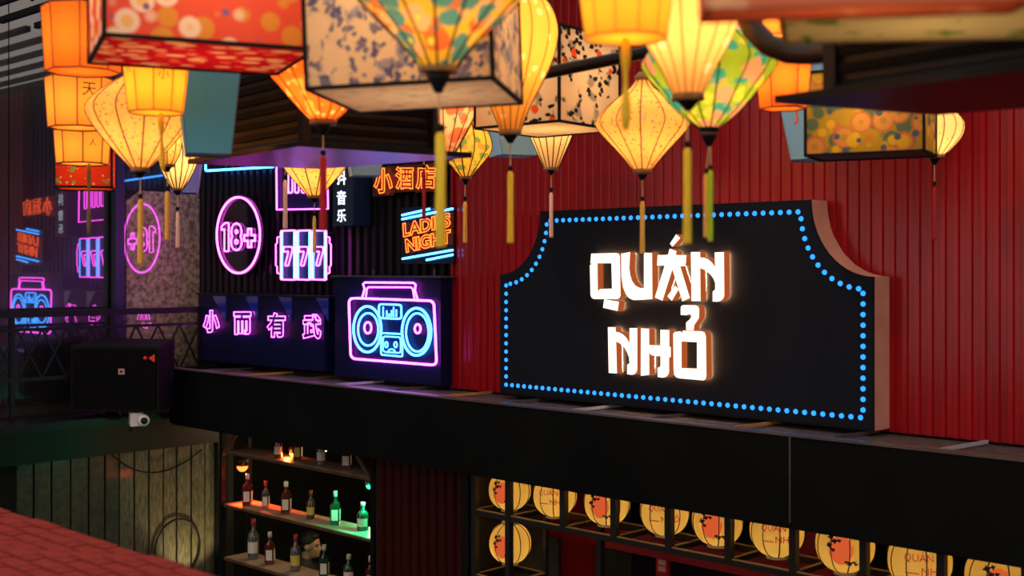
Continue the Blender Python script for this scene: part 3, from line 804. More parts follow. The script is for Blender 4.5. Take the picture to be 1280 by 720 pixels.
def box_lantern(label, px, py, Z, w, d, h, phi, mats, trim=BLACKM, tw=0.012, roll=0.0, power=3.0, near='left', lit=True, cat='lantern'):
    """near bottom corner at a pixel; phi = turn of the depth axis to the right of the line of sight"""
    c0 = at_D(px, py, Z); rz = TH - R(phi)
    X = Vector((math.cos(rz), math.sin(rz), 0)); Y = Vector((-math.sin(rz), math.cos(rz), 0))
    cen = c0 + X * (w / 2 if near == 'left' else -w / 2) + Y * (d / 2)
    root = thing('box_lantern', cen, label, cat, 'printed box lanterns', rz=rz)
    root.rotation_euler = (0, R(roll), rz)
    root.location.z -= (w / 2) * math.sin(R(roll)) * (1 if near == 'left' else -1)
    x, y = w / 2, d / 2
    m = mats if isinstance(mats, (list, tuple)) else [mats] * 2
    for q in ([(-x,-y,0),(x,-y,0),(x,-y,h),(-x,-y,h)], [(x,-y,0),(x,y,0),(x,y,h),(x,-y,h)], [(x,y,0),(-x,y,0),(-x,y,h),(x,y,h)], [(-x,y,0),(-x,-y,0),(-x,-y,h),(-x,y,h)]):
        MB().add(q, [(0,1,2,3)]).build('side_panel', m[0], root)
    MB().add([(-x,-y,0),(-x,y,0),(x,y,0),(x,-y,0)], [(0,1,2,3)]).build('bottom_panel', m[1], root)
    e = 0.002
    for a, b in (((-x,-y),(x,-y)), ((x,-y),(x,y)), ((x,y),(-x,y)), ((-x,y),(-x,-y))):
        for zz in (0, h): MB().bar((a[0], a[1], zz), (b[0], b[1], zz), tw).build('frame_bar', trim, root)
        MB().bar((a[0], a[1], 0), (a[0], a[1], h), tw).build('frame_bar', trim, root)
    MB().bar((-x, 0, h), (x, 0, h), tw).build('hanger_bar', trim, root)
    cord_to_ceiling(root, h)
    if lit: bulb_light(root, h * .5, power)
    return root

I3 = (1, 1, 1)
F_big = fabric('silk_yellow_floral', (0.90, 0.56, 0.06), [((0.75, 0.18, 0.06), 11, 0.42, 0.3, I3), ((0.95, 0.50, 0.26), 14, 0.42, 9.3, I3), ((0.10, 0.30, 0.34), 13, 0.42, 5.1, I3), ((.85, .75, .10), 15, .22, 2.2, I3)], warp=0.05)
F_yel = fabric('silk_yellow', (1.0, 0.54, 0.11), [((1.0, 0.80, 0.40), 16, 0.22, 1.0, I3)], warp=0.04)
F_pale = fabric('silk_pale_yellow', (1.0, 0.64, 0.26), [((1.0, 0.85, 0.55), 14, 0.3, 2.0, I3)], warp=0.05)
F_green = fabric('silk_green_floral', (0.42, 0.62, 0.06), [((0.85, 0.75, 0.10), 13, 0.38, 7.7, I3), ((0.06, 0.42, 0.44), 12, 0.42, 4.4, I3), ((0.95, 0.42, 0.30), 11, 0.44, 0.7, I3)], warp=0.05)
F_cream = fabric('silk_cream_sprigs', (1.0, 0.60, 0.19), [((0.75, 0.10, 0.06), 34, 0.20, 0.2, (1, 1, 1.6)), ((0.30, 0.22, 0.30), 30, 0.16, 3.3, (1.4, 1.4, 1)), ((.95, .42, .28), 26, .22, 6.1, I3)], warp=0.03)
F_strip = fabric('silk_cream', (1.0, 0.72, 0.38), [((0.75, 0.35, 0.2), 30, 0.16, 0.6, I3)], warp=0.03)
F_gold = fabric('silk_gold_green', (0.90, 0.62, 0.10), [((0.22, 0.34, 0.12), 18, 0.42, 0.4, I3), ((0.85, 0.35, 0.10), 19, 0.32, 3.0, I3)], warp=0.05)
F_pink = fabric('silk_pink_floral', (1.0, 0.62, 0.36), [((0.90, 0.20, 0.09), 14, 0.46, 1.4, I3), ((0.30, 0.32, 0.26), 14, 0.28, 6.0, I3)], warp=0.05)
F_orng = fabric('silk_orange_blossom', (1.0, 0.20, 0.03), [((1.0, 0.42, 0.08), 22, 0.42, 0.9, I3), ((1.0, 0.62, 0.26), 26, 0.22, 3.9, I3)], warp=0.02)
F_redbox = fabric('print_coral_daisies', (0.90, 0.15, 0.09), [((0.80, 0.40, 0.08), 9, 0.32, 7.0, I3), ((0.98, 0.90, 0.72), 10.5, 0.40, 0.35, I3), ((0.95, 0.70, 0.25), 10.5, 0.20, 0.35, I3), ((.25, .18, .5), 14, .16, 3.1, I3)], tl=0.55)
F_redbot = fabric('print_crimson_daisies', (0.55, 0.012, 0.03), [((0.80, 0.48, 0.26), 12, 0.42, 0.35, (1, 1.4, 1)), ((.75, .12, .06), 14, .3, 5.0, I3)], tl=0.55)
F_toile = fabric('print_blue_toile', (0.92, 0.68, 0.44), [((0.40, 0.36, 0.44), 14, 0.36, 2.5, (1, 1, .6)), ((0.13, 0.13, 0.27), 19, 0.34, 0.5, I3), ((0.22, 0.20, 0.32), 32, 0.38, 4.0, (1, 1, .5)), ((.92, .68, .44), 7, .36, 8.0, I3)], warp=0.10, tl=0.55)
F_toileb = fabric('print_toile_plain', (0.78, 0.62, 0.50), [((0.42, 0.36, 0.40), 20, 0.30, 0.5, (.6, 1.6, 1))], warp=0.05, tl=0.5)
F_pine = fabric('print_ink_pines', (0.95, 0.70, 0.44), [((0.42, 0.33, 0.25), 9, 0.40, 0.7, (1, 1, 1.3)), ((0.02, 0.02, 0.02), 22, 0.40, 0.7, (1, 1, 1.4)), ((.95, .70, .44), 6, .42, 3.0, I3), ((0.85, 0.10, 0.02), 9, 0.20, 2.1, I3)], warp=0.04, tl=0.55)
F_gold2 = fabric('print_gold_rings', (0.55, 0.36, 0.04), [((0.12, 0.20, 0.12), 12, 0.46, 4.2, I3), ((0.66, 0.16, 0.06), 9.5, 0.47, 0.2, I3), ((0.72, 0.34, 0.09), 9.5, 0.40, 0.2, I3), ((.55, .3, .05), 9.5, .16, .2, I3), ((.80, .50, .04), 12, .34, 6.6, I3), ((.10, .14, .22), 15, .24, 9.1, I3)], tl=0.5)
F_cgreen = fabric('print_cream_green', (0.75, 0.60, 0.30), [((0.18, 0.30, 0.06), 7, 0.30, 0.2, I3)], warp=0.15, tl=0.4)
F_rose = fabric('print_rose', (0.85, 0.28, 0.14), [((0.95, 0.60, 0.32), 6, 0.35, 0.6, I3)], warp=0.15, tl=0.4)
F_redfl = fabric('print_red_leaf', (0.85, 0.06, 0.02), [((0.25, 0.42, 0.08), 16, 0.2, 1.2, I3), ((.9, .5, .2), 30, .22, 4.2, I3)], tl=0.5)
P_yel = fabric('paper_yellow', (1.0, 0.48, 0.045), (), tl=0.7, weave=.06)
P_orn = fabric('paper_orange', (1.0, 0.26, 0.03), (), tl=0.7, weave=.06)
P_amb = fabric('paper_amber', (1.0, 0.40, 0.06), (), tl=0.7, weave=.06)
P_blue = pbr('paper_blue', (0.05, 0.42, 0.70), 0.45, var=0.06, scale=4)
P_skyb = pbr('paper_sky_blue', (0.28, 0.58, 0.82), 0.45, var=0.06, scale=4)
P_viol = pbr('paper_violet', (0.20, 0.22, 0.75), 0.45)
T_yel = pbr('tassel_yellow', (1.0, 0.72, 0.04), 0.7, var=0.25, scale=60, stretch=(8, 8, 0.3))
T_gold = pbr('tassel_gold', (1.0, 0.58, 0.10), 0.7, var=0.25, scale=60, stretch=(8, 8, 0.3))
T_grn = pbr('tassel_lime', (0.48, 0.80, 0.02), 0.7, var=0.25, scale=60, stretch=(8, 8, 0.3))
T_red = pbr('tassel_red', (0.55, 0.015, 0.02), 0.7, var=0.35, scale=60, stretch=(8, 8, 0.3))
T_pal = pbr('tassel_pale', (1.0, 0.66, 0.55), 0.7, var=0.2, scale=60, stretch=(8, 8, 0.3))
T_olv = pbr('tassel_olive', (0.20, 0.15, 0.03), 0.7, var=0.25, scale=60, stretch=(8, 8, 0.3))
INK = pbr('ink', (0.02, 0.012, 0.01), 0.7)
INKO = pbr('ink_orange', (1.0, 0.16, 0.02), 0.6)
RIBR = pbr('rib_red_brown', (0.16, 0.03, 0.015), 0.6)
RIBG = pbr('rib_gold', (0.45, 0.20, 0.04), 0.6)

# box lanterns
box_lantern('coral red box lantern printed with white daisies', 130, 43, 3.7, 0.64, 0.55, 0.62, -23.4, [F_redbox, F_redbot], power=9)
box_lantern('cream box lantern printed with blue branches', 383, 111, 3.8, 0.58, 0.58, 0.60, 9, [F_toile, F_toileb], roll=-2.0, power=8)
box_lantern('blurred cream and green box lantern at the top right', 976, 14, 2.75, 0.66, 0.38, 0.42, 14, [F_cgreen, F_cgreen], roll=1.5, power=3.5, trim=F_cgreen)
box_lantern('blurred rose box lantern nearest the camera', 885, 8, 2.2, 0.56, 0.12, 0.40, 4, [F_rose, F_rose], roll=-1.0, power=2.0, trim=F_rose)
box_lantern('cream box lantern printed with ink pines and red suns', 699, 151, 5.9, 0.52, 0.52, 0.46, -52, [F_pine, F_strip], power=6)
box_lantern('dark framed box lantern with gold ring print', 1155, 188, 5.3, 0.51, 0.30, 0.37, 28, [F_gold2, TIMBER], near='right', power=3.2)  # bottom panel coloured dark brown to read as shadow
box_lantern('small red leaf print box lantern above the far railing', 68, 233, 6.8, 0.30, 0.30, 0.22, -14, [F_redfl, F_redfl], power=1.5)

# silk lanterns
silk('large near diamond lantern with red and teal flowers on yellow', 548, 116, 3.4, [(84, 22), (50, 51), (0, 101), (-40, 126), (-70, 118), (-120, 50), (-140, 20)], F_big, 14, ribr=2.2,
     cup=(17, 24), collar=(7, WOODC), tas=(4, 160, 166, 309, 7), tasmat=T_yel, power=4.6, bulb=-20)
silk('tall teardrop yellow lantern beside the blue branch box', 638, 179, 4.95, [(163, 13), (133, 25), (87, 49), (60, 58), (35, 60), (8, 50), (-12, 30), (-22, 12)], F_yel, 14, RIBR, 1.0,
     cup=(10, 11), collar=(6, WOODC), tas=(0, 210, 214, 304, 4.2), tasmat=T_yel, power=7.0, bulb=50)
silk('pale yellow ribbed lantern in front of the green one', 860, 138, 3.7, [(118, 19), (83, 35), (50, 54), (15, 65), (-20, 60), (-60, 34), (-80, 15)], F_pale, 16, RIBG, 1.2,
     cup=(15, 13), collar=(8, WOODC), tas=(-1, 180, 185, 305, 5.6), tasmat=T_yel, power=4.6, bulb=20)
silk('green silk lantern with pink blossoms', 886, 183, 4.2, [(160, 12), (140, 37), (110, 63), (82, 84), (62, 74), (37, 43), (18, 22), (5, 12)], F_green, 14, ribr=1.5,
     cup=(11, 15), collar=(5, BLACK), tas=[(-3.5, 213, 217, 297, 4.0, T_gold), (2.5, 209, 213, 302, 3.6, T_grn)], power=4.6, bulb=85)
silk('cream sprigged diamond lantern above the sign letters', 803, 225, 5.55, [(212, 11), (186, 33), (162, 55), (150, 57.5), (131, 42), (111, 17), (100, 9)], F_cream, 12, RIBR, 1.1,
     cup=(7, 7), collar=(5, WOODC), tas=(0, 248, 252, 317, 3.4), tasmat=T_gold, power=4.2, bulb=155)
silk('small cream lantern over the left end of the big sign', 689, 219, 6.95, [(210, 9), (186, 20), (160, 31), (140, 38), (120, 38), (95, 20), (85, 8)], F_strip, 16, ribr=1.1,
     cup=(6, 7), collar=(3, WOODC), tas=(0, 237, 241, 297, 2.7), tasmat=T_pal, power=5.4)
silk('gold and green lantern left of the red wall', 582, 231, 6.9, [(221, 7), (206, 20), (188, 33), (168, 30), (148, 18), (138, 9)], F_gold, 12, ribr=1.2,
     cup=(6, 8), collar=(3, WOODC), tas=(-1, 248, 252, 304, 2.8), tasmat=T_gold, power=2.6)
silk('pink floral lantern behind the long yellow tassel', 556, 208, 6.3, [(198, 9), (180, 19), (155, 33), (133, 43), (110, 47), (80, 28), (65, 10)], F_pink, 14, RIBR, 1.2,
     cup=(6, 7), collar=(3, WOODC), power=4.4)
silk('orange blossom lantern with a red tassel', 404, 169, 4.68, [(150, 16), (136, 30), (112, 51), (92, 68), (70, 75), (42, 58), (15, 20)], F_orng, 14, RIBR, 1.4,
     cup=(10, 12), collar=(6, WOODC), tas=(0, 191, 195, 288, 4.6), tasmat=T_red, power=6.5, bulb=90)
silk('cream lantern hanging under the black hood', 393, 253, 7.0, [(245, 8.5), (228, 24), (210, 39), (195, 47), (178, 44), (150, 15)], F_cream, 12, ribr=1.0,
     cup=(6, 7), collar=(3, WOODC), tas=(0, 267, 270, 316, 2.4), tasmat=T_gold, power=5.0)
silk('lantern hidden behind the hood with a pale tassel', 356, 204, 7.4, [(196, 6), (186, 16), (174, 22), (160, 20), (148, 8)], F_strip, 10,
     cup=(5, 6), collar=(2, WOODC), tas=(1, 221, 225, 286, 3), tasmat=T_pal, power=2)
silk('lantern hidden behind the hood with a thin red tassel', 530, 192, 6.6, [(184, 6), (174, 14), (162, 18), (150, 8)], F_orng, 10,
     cup=(5, 6), collar=(2, WOODC), tas=(0, 208, 212, 274, 2.4), tasmat=T_red, power=2)
silk('wide cream sprigged lantern nearest the left end', 175, 222, 5.4, [(210, 11), (191, 29), (165, 51), (142, 65), (126, 60), (106, 36), (90, 12)], F_cream, 12, RIBR, 1.3,
     cup=(8, 7), collar=(5, WOODC), tas=(1, 245, 249, 330, 3.6), tasmat=T_gold, power=4.4, bulb=150)
silk('narrow cream lantern tucked behind the wide sprigged one', 209, 215, 5.95, [(206, 8), (194, 15), (178, 18), (160, 15), (148, 8)], F_cream, 10, RIBR, 1.1,
     cup=(6, 7), collar=(3, WOODC), tas=(0, 235, 239, 300, 3.2), tasmat=T_gold, power=1.3)
silk('little cream lantern with close black ribs and pink tassel', 222, 244, 6.4, [(236, 7), (221, 16), (205, 23), (190, 26), (175, 16), (165, 6)], F_strip, 16, ribr=1.2,
     cup=(6, 6), collar=(2, WOODC), tas=(0, 261, 265, 310, 2.4), tasmat=T_pal, power=2.4)
silk('lantern at the right half hidden by the gold ring box', 1168, 206, 6.0, [(194, 12), (182, 24), (168, 34), (150, 34), (130, 12)], F_strip, 14,
     cup=(8, 11), collar=(4, WOODC), tas=(0, 229, 234, 300, 2.6), tasmat=T_red, power=2.5)

# tapered paper lanterns
prism_lantern('round yellow paper lantern with inked marks above the left lanterns', 195, 4.75, 70, 141, 42, 34, P_yel, 10, 0.2, 2.4, ribmat=RIBG, ribbon=(6, 214, 4, 3, T_yel),
              marks=[('小', 0, .62, 13, INK), ('只', 8, .72, 11, INK)])
prism_lantern('near blurred yellow paper lantern with a long ribbon', 782, 3.3, -40, 48, 64, 52, P_yel, 12, 0.2, 2.3, ribmat=RIBG, ribbon=(0, 162, 7, 0, T_yel))
prism_lantern('orange paper lantern cut by the left edge of the upper lantern cluster', 104, 4.9, 10, 90, 50, 45, P_orn, 8, 0.25, 2.6, ribmat=RIBR, marks=[('小', 0, .75, 18, INK)])
prism_lantern('amber paper lantern below the large orange one', 98, 5.6, 98, 160, 40, 36, P_amb, 8, 0.3, 2.4, ribmat=RIBR, marks=[('天', 0, .72, 16, INK)])
prism_lantern('lowest amber paper lantern of the left cluster', 103, 6.0, 163, 205, 34, 31, P_amb, 8, 0.35, 1.9, ribmat=RIBR, ribbon=(8, 294, 2.8, 0, T_olv), marks=[('人', 0, .6, 9, INK)])
prism_lantern('orange paper lantern before the sky blue one at right', 979, 5.0, 60, 136, 36, 29, P_orn, 6, 0.35, 2.2, ribmat=RIBR)
prism_lantern('small amber paper lantern marked 小雨 above the bent duct', 963, 5.2, -12, 45, 30, 21, P_amb, 6, 0.4, 2.4, ribmat=RIBG, marks=[('小', 5, .85, 12, INK), ('雨', 5, .42, 14, INK)])
prism_lantern('unlit teal blue tapered lantern left of the black hood', 260, 5.15, 40, 194, 60, 37.5, P_blue, 4, R(45 + 16.4), 0, False, ribmat=pbr('blue_trim', (.07, .2, .28), .5))
prism_lantern('unlit sky blue tapered lantern under the pine box', 641, 7.5, 110, 195, 56, 32, P_skyb, 4, R(45 + 20), 0, False, ribmat=pbr('sky_trim', (.25, .38, .45), .5))
prism_lantern('unlit sky blue lantern with an orange loop at right', 1016, 6.3, 60, 200, 62, 30, P_skyb, 6, R(-14), 0, False, ribmat=pbr('sky_trim', (.25, .38, .45), .5), marks=[('ʃ', 5, .42, 32, INKO)])
prism_lantern('unlit violet tapered lantern by the corner of the dark wall', 231, 6.95, 170, 241, 34, 21, P_viol, 4, R(45 + 10), 0, False, ribmat=P_viol)
prism_lantern('unlit sky blue lantern peeking out under the black hood', 456, 6.8, 160, 220, 34, 24, P_skyb, 4, R(45 + 14), 0, False, ribmat=pbr('sky_trim', (.25, .38, .45), .5))

# ------------------------------------------------------------------ black hoods, pipe and duct
def hood(label, left, near, far, right, zr_):
    """square eave plate with a louvred body above; corners in camera axes (sideways, ahead)"""
    W = lambda q, z: Vector((0, 0, H + z)) + RT * q[0] + FW * q[1]
    c = [left, near, right, far]
    cen = Vector((sum(q[0] for q in c) / 4, sum(q[1] for q in c) / 4))
    root = thing('louvred_hood', W(cen, zr_), label, 'extractor hood', 'black louvred hoods')
    L0 = root.location
    P = [W(q, zr_) - L0 for q in c]
    m = MB(); m.add(P + [p + Vector((0, 0, 0.022)) for p in P], [(0,1,2,3),(7,6,5,4)] + [(i, (i+1) % 4, 4 + (i+1) % 4, 4 + i) for i in range(4)])
    m.build('eave_plate', pbr('hood_gloss', (0.005, 0.005, 0.006), 0.32, coat=0.0, spec=.18), root)
    k = 0.74
    Q = [p * k for p in P]; hgt = 0.46
    B = [q + Vector((0, 0, 0.03)) for q in Q]; T = [q * 0.985 + Vector((0, 0, hgt)) for q in Q]
    MB().add(B + T, [(3,2,1,0),(4,5,6,7)] + [(i, (i+1) % 4, 4 + (i+1) % 4, 4 + i) for i in range(4)]).build('body', BLACK, root)
    MB().add([q * 1.12 + Vector((0, 0, .023)) for q in Q] + [q * 1.0 + Vector((0, 0, .055)) for q in Q], [(3,2,1,0),(4,5,6,7)] + [(i, (i+1) % 4, 4 + (i+1) % 4, 4 + i) for i in range(4)]).build('foot_moulding', BLACK, root)
    for i in range(4):
        for j in range(7):
            zz = 0.09 + j * 0.052
            a = Q[i] * 1.012; b = Q[(i + 1) % 4] * 1.012
            MB().bar(a + Vector((0, 0, zz)), b + Vector((0, 0, zz)), 0.020, 0.026).build('louvre', pbr('louvre_black', (0.0035, 0.003, 0.0028), 0.45, spec=.06), root)
    for i in range(4):
        MB().bar(Q[i] * 1.02 + Vector((0, 0, .03)), Q[i] * 1.02 + Vector((0, 0, hgt)), 0.04).build('corner_post', BLACK, root)
    cord_to_ceiling(root, hgt, 0.015)
    return root
hood('black louvred hood with a wide eave over the neon wall', (-1.53, 5.85), (-.858, 5.0), (-.95, 6.14), (-.178, 5.51), .487)
hood('black louvred hood at the right above the gold ring box', (.779, 3.68), (1.449, 2.83), (1.36, 3.97), (2.10, 3.36), .487)

a = at_D(560, 116, 5.4); b = at_D(905, 46, 5.15)
pp = tag(MB().tube([a.lerp(b, i / 8) for i in range(9)], 0.026, 10).build('pipe', BLACK, smooth=True, origin=(a + b) / 2), 'straight black pipe crossing in front of the pine box lantern', 'pipe')
pts = [at_D(x, y, z) for x, y, z in ((925, -60, 3.75), (926, -20, 3.75), (930, 12, 3.75), (942, 38, 3.74), (960, 56, 3.73), (985, 66, 3.72), (1010, 67, 3.7), (1060, 62, 3.62))]
sm = []
for i in range(len(pts) - 1):
    for j in range(3): sm.append(pts[i].lerp(pts[i + 1], j / 3))
sm.append(pts[-1])
tag(MB().tube(sm, 0.034, 12).build('bent_duct', pbr('duct_brown', (0.030, 0.018, 0.010), 0.35), smooth=True, origin=pts[0]), 'thick bent black duct running into the right hood', 'duct')

# ------------------------------------------------------------------ lower level: back bar shelf
YSH0, YSH1 = 6.20, 6.48
xa = at_Y(278, 620, 6.2).x; xb = at_Y(468.5, 650, 6.2).x
zs = [H - 1.655, H - 2.135, H - 2.615, H - 3.10, H - 3.6]
cab = thing('bottle_shelf', ((xa + xb) / 2, 6.34, 0), 'black open frame bottle shelf with pale boards', 'shelf')
CO = cab.location
def cb(mb, name, mat, par=None):
    mb.v = [v - CO for v in mb.v]; return mb.build(name, mat, par or cab)
for z_ in zs:
    cb(MB().box((xa + 0.03, YSH0 + .006, z_ - 0.022), (xb - 0.002, YSH1, z_)), 'shelf_board', SHELF)
    cb(MB().box((xa + 0.03, YSH0 - .006, z_ - 0.026), (xb - 0.002, YSH0 + 0.005, z_ - 0.004)), 'shelf_edge', TIMBER)
for x_ in (xa, xb - 0.012):
    for y_ in (YSH0, YSH1):
        cb(MB().box((x_ - 0.02, y_ - 0.02, 0), (x_ + 0.02, y_ + 0.02, ZFB - 0.02)), 'post', BLACK)
cb(MB().bar((xa, YSH0, ZFB - .30), (xa + .25, YSH0, ZFB - .06), 0.03), 'corner_brace', TIMBER)
cb(MB().bar((xb, YSH0, ZFB - .30), (xb - .25, YSH0, ZFB - .06), 0.03), 'corner_brace', TIMBER)

GL_BR = pbr('bottle_brown', (0.10, 0.02, 0.008), 0.08, coat=1.0)
GL_GR = pbr('bottle_green', (0.012, 0.05, 0.025), 0.08, coat=1.0)
GL_CL = pbr('bottle_clear', (0.22, 0.22, 0.20), 0.08, trans=0.6, coat=1.0)
LAB_W = pbr('label_white', (0.70, 0.66, 0.56), 0.6)
LAB_Y = pbr('label_yellow', (0.60, 0.50, 0.08), 0.6)
CAPW = pbr('cap_white', (0.75, 0.70, 0.62), 0.4)
CAPR = pbr('cap_red', (0.5, 0.05, 0.02), 0.4)
def bottle(px, py, zsh, hpx, glass, lab, capm, label, square=False, wide=1.0):
    d = (H - zsh) * FP / (py - HY)
    p = at_D(px, py, d); p.z = zsh
    h = hpx * d / FP; r_ = 0.155 * h * wide
    root = thing('bottle', p, label, 'bottle', 'bottles on the bar shelf', rz=TH)
    prof = [(r_ * .96, 0), (r_, .01), (r_, .56 * h), (r_ * .92, .62 * h), (r_ * .55, .69 * h), (r_ * .36, .74 * h), (r_ * .34, .86 * h)]
    if square:
        mb = MB()
        pr = [(q[0] * 1.25, q[1]) for q in prof[:4]]
        mb.lathe(pr, 4, rot=math.pi / 4, capt=True); mb.lathe(prof[3:], 12)
        mb.build('glass', glass, root)
        fy = r_ * 1.25 * .7071 + 0.001
        MB().box((-r_ * .62, -fy - .002, .14 * h), (r_ * .62, -fy, .46 * h)).build('label', lab, root)
        MB().box((fy, -r_ * .6, .14 * h), (fy + .002, r_ * .6, .46 * h)).build('label', lab, root)
    else:
        MB().lathe(prof, 16).build('glass', glass, root, True)
        n = 10; vs = []
        for z0 in (.16 * h, .44 * h):
            for i in range(n + 1):
                a = -math.pi / 2 + (i / n - .5) * 2.0
                vs.append(((r_ + .0015) * math.cos(a), (r_ + .0015) * math.sin(a), z0))
        MB().add(vs, [(i, i+1, n+2+i, n+1+i) for i in range(n)]).build('label', lab, root, True)
    MB().lathe([(r_ * .42, .84 * h), (r_ * .42, h), (r_ * .30, h * 1.005)], 12).build('cap', capm, root, True)
zz_ = lambda x, y: (260 + x / 3.79, 530 + y / 3.79)
BL = [
 (333, 162, 0, 34, GL_BR, LAB_W, CAPR, 'dark bottle at the left of the top bar shelf', False, 1),
 (425, 172, 0, 36, GL_BR, LAB_Y, CAPW, 'dark bottle with glowing yellow label on the top bar shelf', True, 1),
 (537, 192, 0, 36, GL_CL, LAB_W, CAPW, 'clear bottle on the top bar shelf', False, 1.05),
 (655, 212, 0, 36, GL_BR, LAB_W, CAPR, 'dark bottle at the right of the top bar shelf', True, 1.15),
 (187, 385, 1, 39, GL_BR, LAB_W, CAPW, 'first bottle on the middle bar shelf under the red lamp', True, 1),
 (273, 403, 1, 35, GL_CL, LAB_W, CAPR, 'second bottle on the middle shelf with pale label', True, .85),
 (370, 424, 1, 40, GL_BR, LAB_W, CAPW, 'third bottle on the middle shelf with two white labels', True, 1),
 (487, 448, 1, 35, GL_BR, LAB_Y, CAPR, 'squat brown bottle with a yellow label and red cap', False, 1.0),
 (603, 476, 1, 42, GL_GR, LAB_W, CAPW, 'dark green bottle fifth on the middle shelf', True, 1),
 (733, 503, 1, 35, GL_GR, LAB_W, CAPW, 'round green lit bottle at the right end of the middle shelf', False, 1.35),
 (215, 638, 2, 50, GL_CL, LAB_W, CAPR, 'tall clear bottle at the left of the lowest visible shelf', False, .9),
 (293, 663, 2, 40, GL_BR, LAB_W, CAPW, 'red brown bottle second on the lowest visible shelf', True, 1),
 (415, 694, 2, 45, GL_CL, LAB_Y, CAPR, 'clear bottle in front of the seated man', False, .95),
 (550, 728, 2, 41, GL_GR, LAB_W, CAPW, 'dark bottle right of the seated man', True, 1),
 (667, 758, 2, 37, GL_GR, LAB_W, CAPW, 'green bottle cut by the bottom edge of the photo', False, 1.2),
 (770, 785, 2, 42, GL_BR, LAB_W, CAPW, 'rightmost bottle on the lowest visible shelf', True, 1),
]
for (zx, zy, sh, hp, g, l, c_, lb, sq, wd_) in BL:
    x_, y_ = zz_(zx, zy); bottle(x_, y_, zs[sh], hp, g, l, c_, lb, sq, wd_)

# coloured lamps in the shelf
def can(px, py, Y, label, lcol, emat, power, tgt, rad=0.05, aim=None):
    p = at_Y(px, py, Y)
    root = thing('shelf_lamp', p, label, 'lamp')
    MB().lathe([(rad * 1.15, .0), (rad * 1.2, .05), (rad * .8, .09)], 14).build('housing', BLACK, root, True)
    MB().lathe([(.004, .02), (.004, .14)], 6).build('stem', BLACK, root)
    MB().ball((0, 0, -0.005), rad, 6).build('bulb', emat, root, True)
    if aim: slight('lamp_light', (tgt[0], tgt[1], tgt[2]), aim, lcol, power, 135, root, 0.03, .5)
    else: plight('lamp_light', (tgt[0], tgt[1], tgt[2]), lcol, power, root, 0.03)
can(303, 582, 6.36, 'red glowing lamp at the upper left of the bottle shelf', (1, 0.05, 0.015), glow('lamp_red', (1, 0.10, 0.015), 7), 95, (0.05, -0.02, -0.06), aim=(0.75, -.05, -.62))
can(366, 566, 6.40, 'small amber lamp behind the bottles of the top bar shelf', (1, 0.16, 0.03), glow('lamp_amber', (1, 0.35, 0.05), 6), 4, (0.0, -0.06, -0.02), 0.03)
can(462, 606, 6.38, 'green lamp at the upper right of the bottle shelf', (0.03, 1, 0.45), glow('lamp_green', (0.05, 1, 0.5), 2.5), 20, (0, -0.0, -0.09), 0.03)
plg = at_Y(495, 590, 6.0)

# dark red sheet between shelf and lantern rack
xq0 = at_Y(469, 650, 6.12).x; xq1 = at_Y(585, 650, 6.12).x
tag(corrugated(xq0, xq1 - .02, 0, ZFB, 6.14, 0.10, 0.03).build('wall_back_lower', pbr('dark_red_sheet', (0.05, 0.006, 0.005), 0.4, var=.3, scale=4, stretch=(5, 5, .3), spec=.3)), kind='structure')
tag(MB().box((xq1 - .01, 6.06, 0), (xq1 + 0.06, 6.16, ZFB - .013)).build('trim_9', BLACK), kind='structure')
tag(MB().box((xq0 - 0.02, 6.145, 0), (xq1, 6.5, ZFB)).build('wall_back_lower_core', DKRM), kind='structure')

# ------------------------------------------------------------------ lantern rack
YR0, YR1 = 6.10, 6.47
ratio = lambda px: at_Y(px, 600, 1.0).x
xp0 = ratio(594) * YR0; xp1 = ratio(636.5) * YR0
step = 0.0712 * YR0
xposts = [xp0, xp1, ratio(705) * YR0] + [ratio(705) * YR0 + step * i for i in range(1, 12)]
zl1 = H - 1.73; zl0 = at_Y(600, 722, YR0).z
rk = thing('lantern_rack', ((xposts[0] + xposts[-1]) / 2, YR0 + .18, ZFB - .013), 'long black frame rack holding the round paper lanterns', 'rack')
RO = rk.location
def rkb(mb, name, mat, par=None):
    mb.v = [v - RO for v in mb.v]; return mb.build(name, mat, par or rk)
def rail(a, b, w=0.034):
    o = rkb(MB().bar(a, b, w), 'rail', RACKM)
    a2 = Vector(a) + Vector((0, 0, w * .5 + .003)); b2 = Vector(b) + Vector((0, 0, w * .5 + .003))
    rkb(MB().bar(a2, b2, w * .55, 0.006), 'top_edge', RACKE, o)
rail((xposts[0], YR0, zl1), (xposts[-1], YR0, zl1))
rail((xposts[0], YR1, zl1), (xposts[-1], YR1, zl1))
for i, x_ in enumerate(xposts):
    lo = zl0 - .4 if i < 2 else zl1
    rkb(MB().bar((x_, YR0, lo), (x_, YR0, ZFB - .013), 0.042), 'post', RACKM)
    rkb(MB().bar((x_, YR1, lo if i < 3 else zl1 - .02), (x_, YR1, ZFB - .013), 0.03), 'post', RACKM)
    rail((x_, YR0 + .018, zl1 + .001), (x_, YR1 - .018, zl1 + .001), 0.030)
for z_ in (zl0,):
    rail((xposts[0], YR0, z_), (xposts[1], YR0, z_)); rail((xposts[0], YR1, z_), (xposts[1], YR1, z_))
    rail((xposts[1], YR0 + .018, z_ + .001), (xposts[1], YR1 - .018, z_ + .001)); rail((xposts[0], YR0 + .018, z_ + .001), (xposts[0], YR1 - .018, z_ + .001))
xpb = xposts[2]
rkb(MB().bar((xpb, YR1, zl1), (xpb, YR1, zl0 - .4), 0.045), 'post', RACKM)

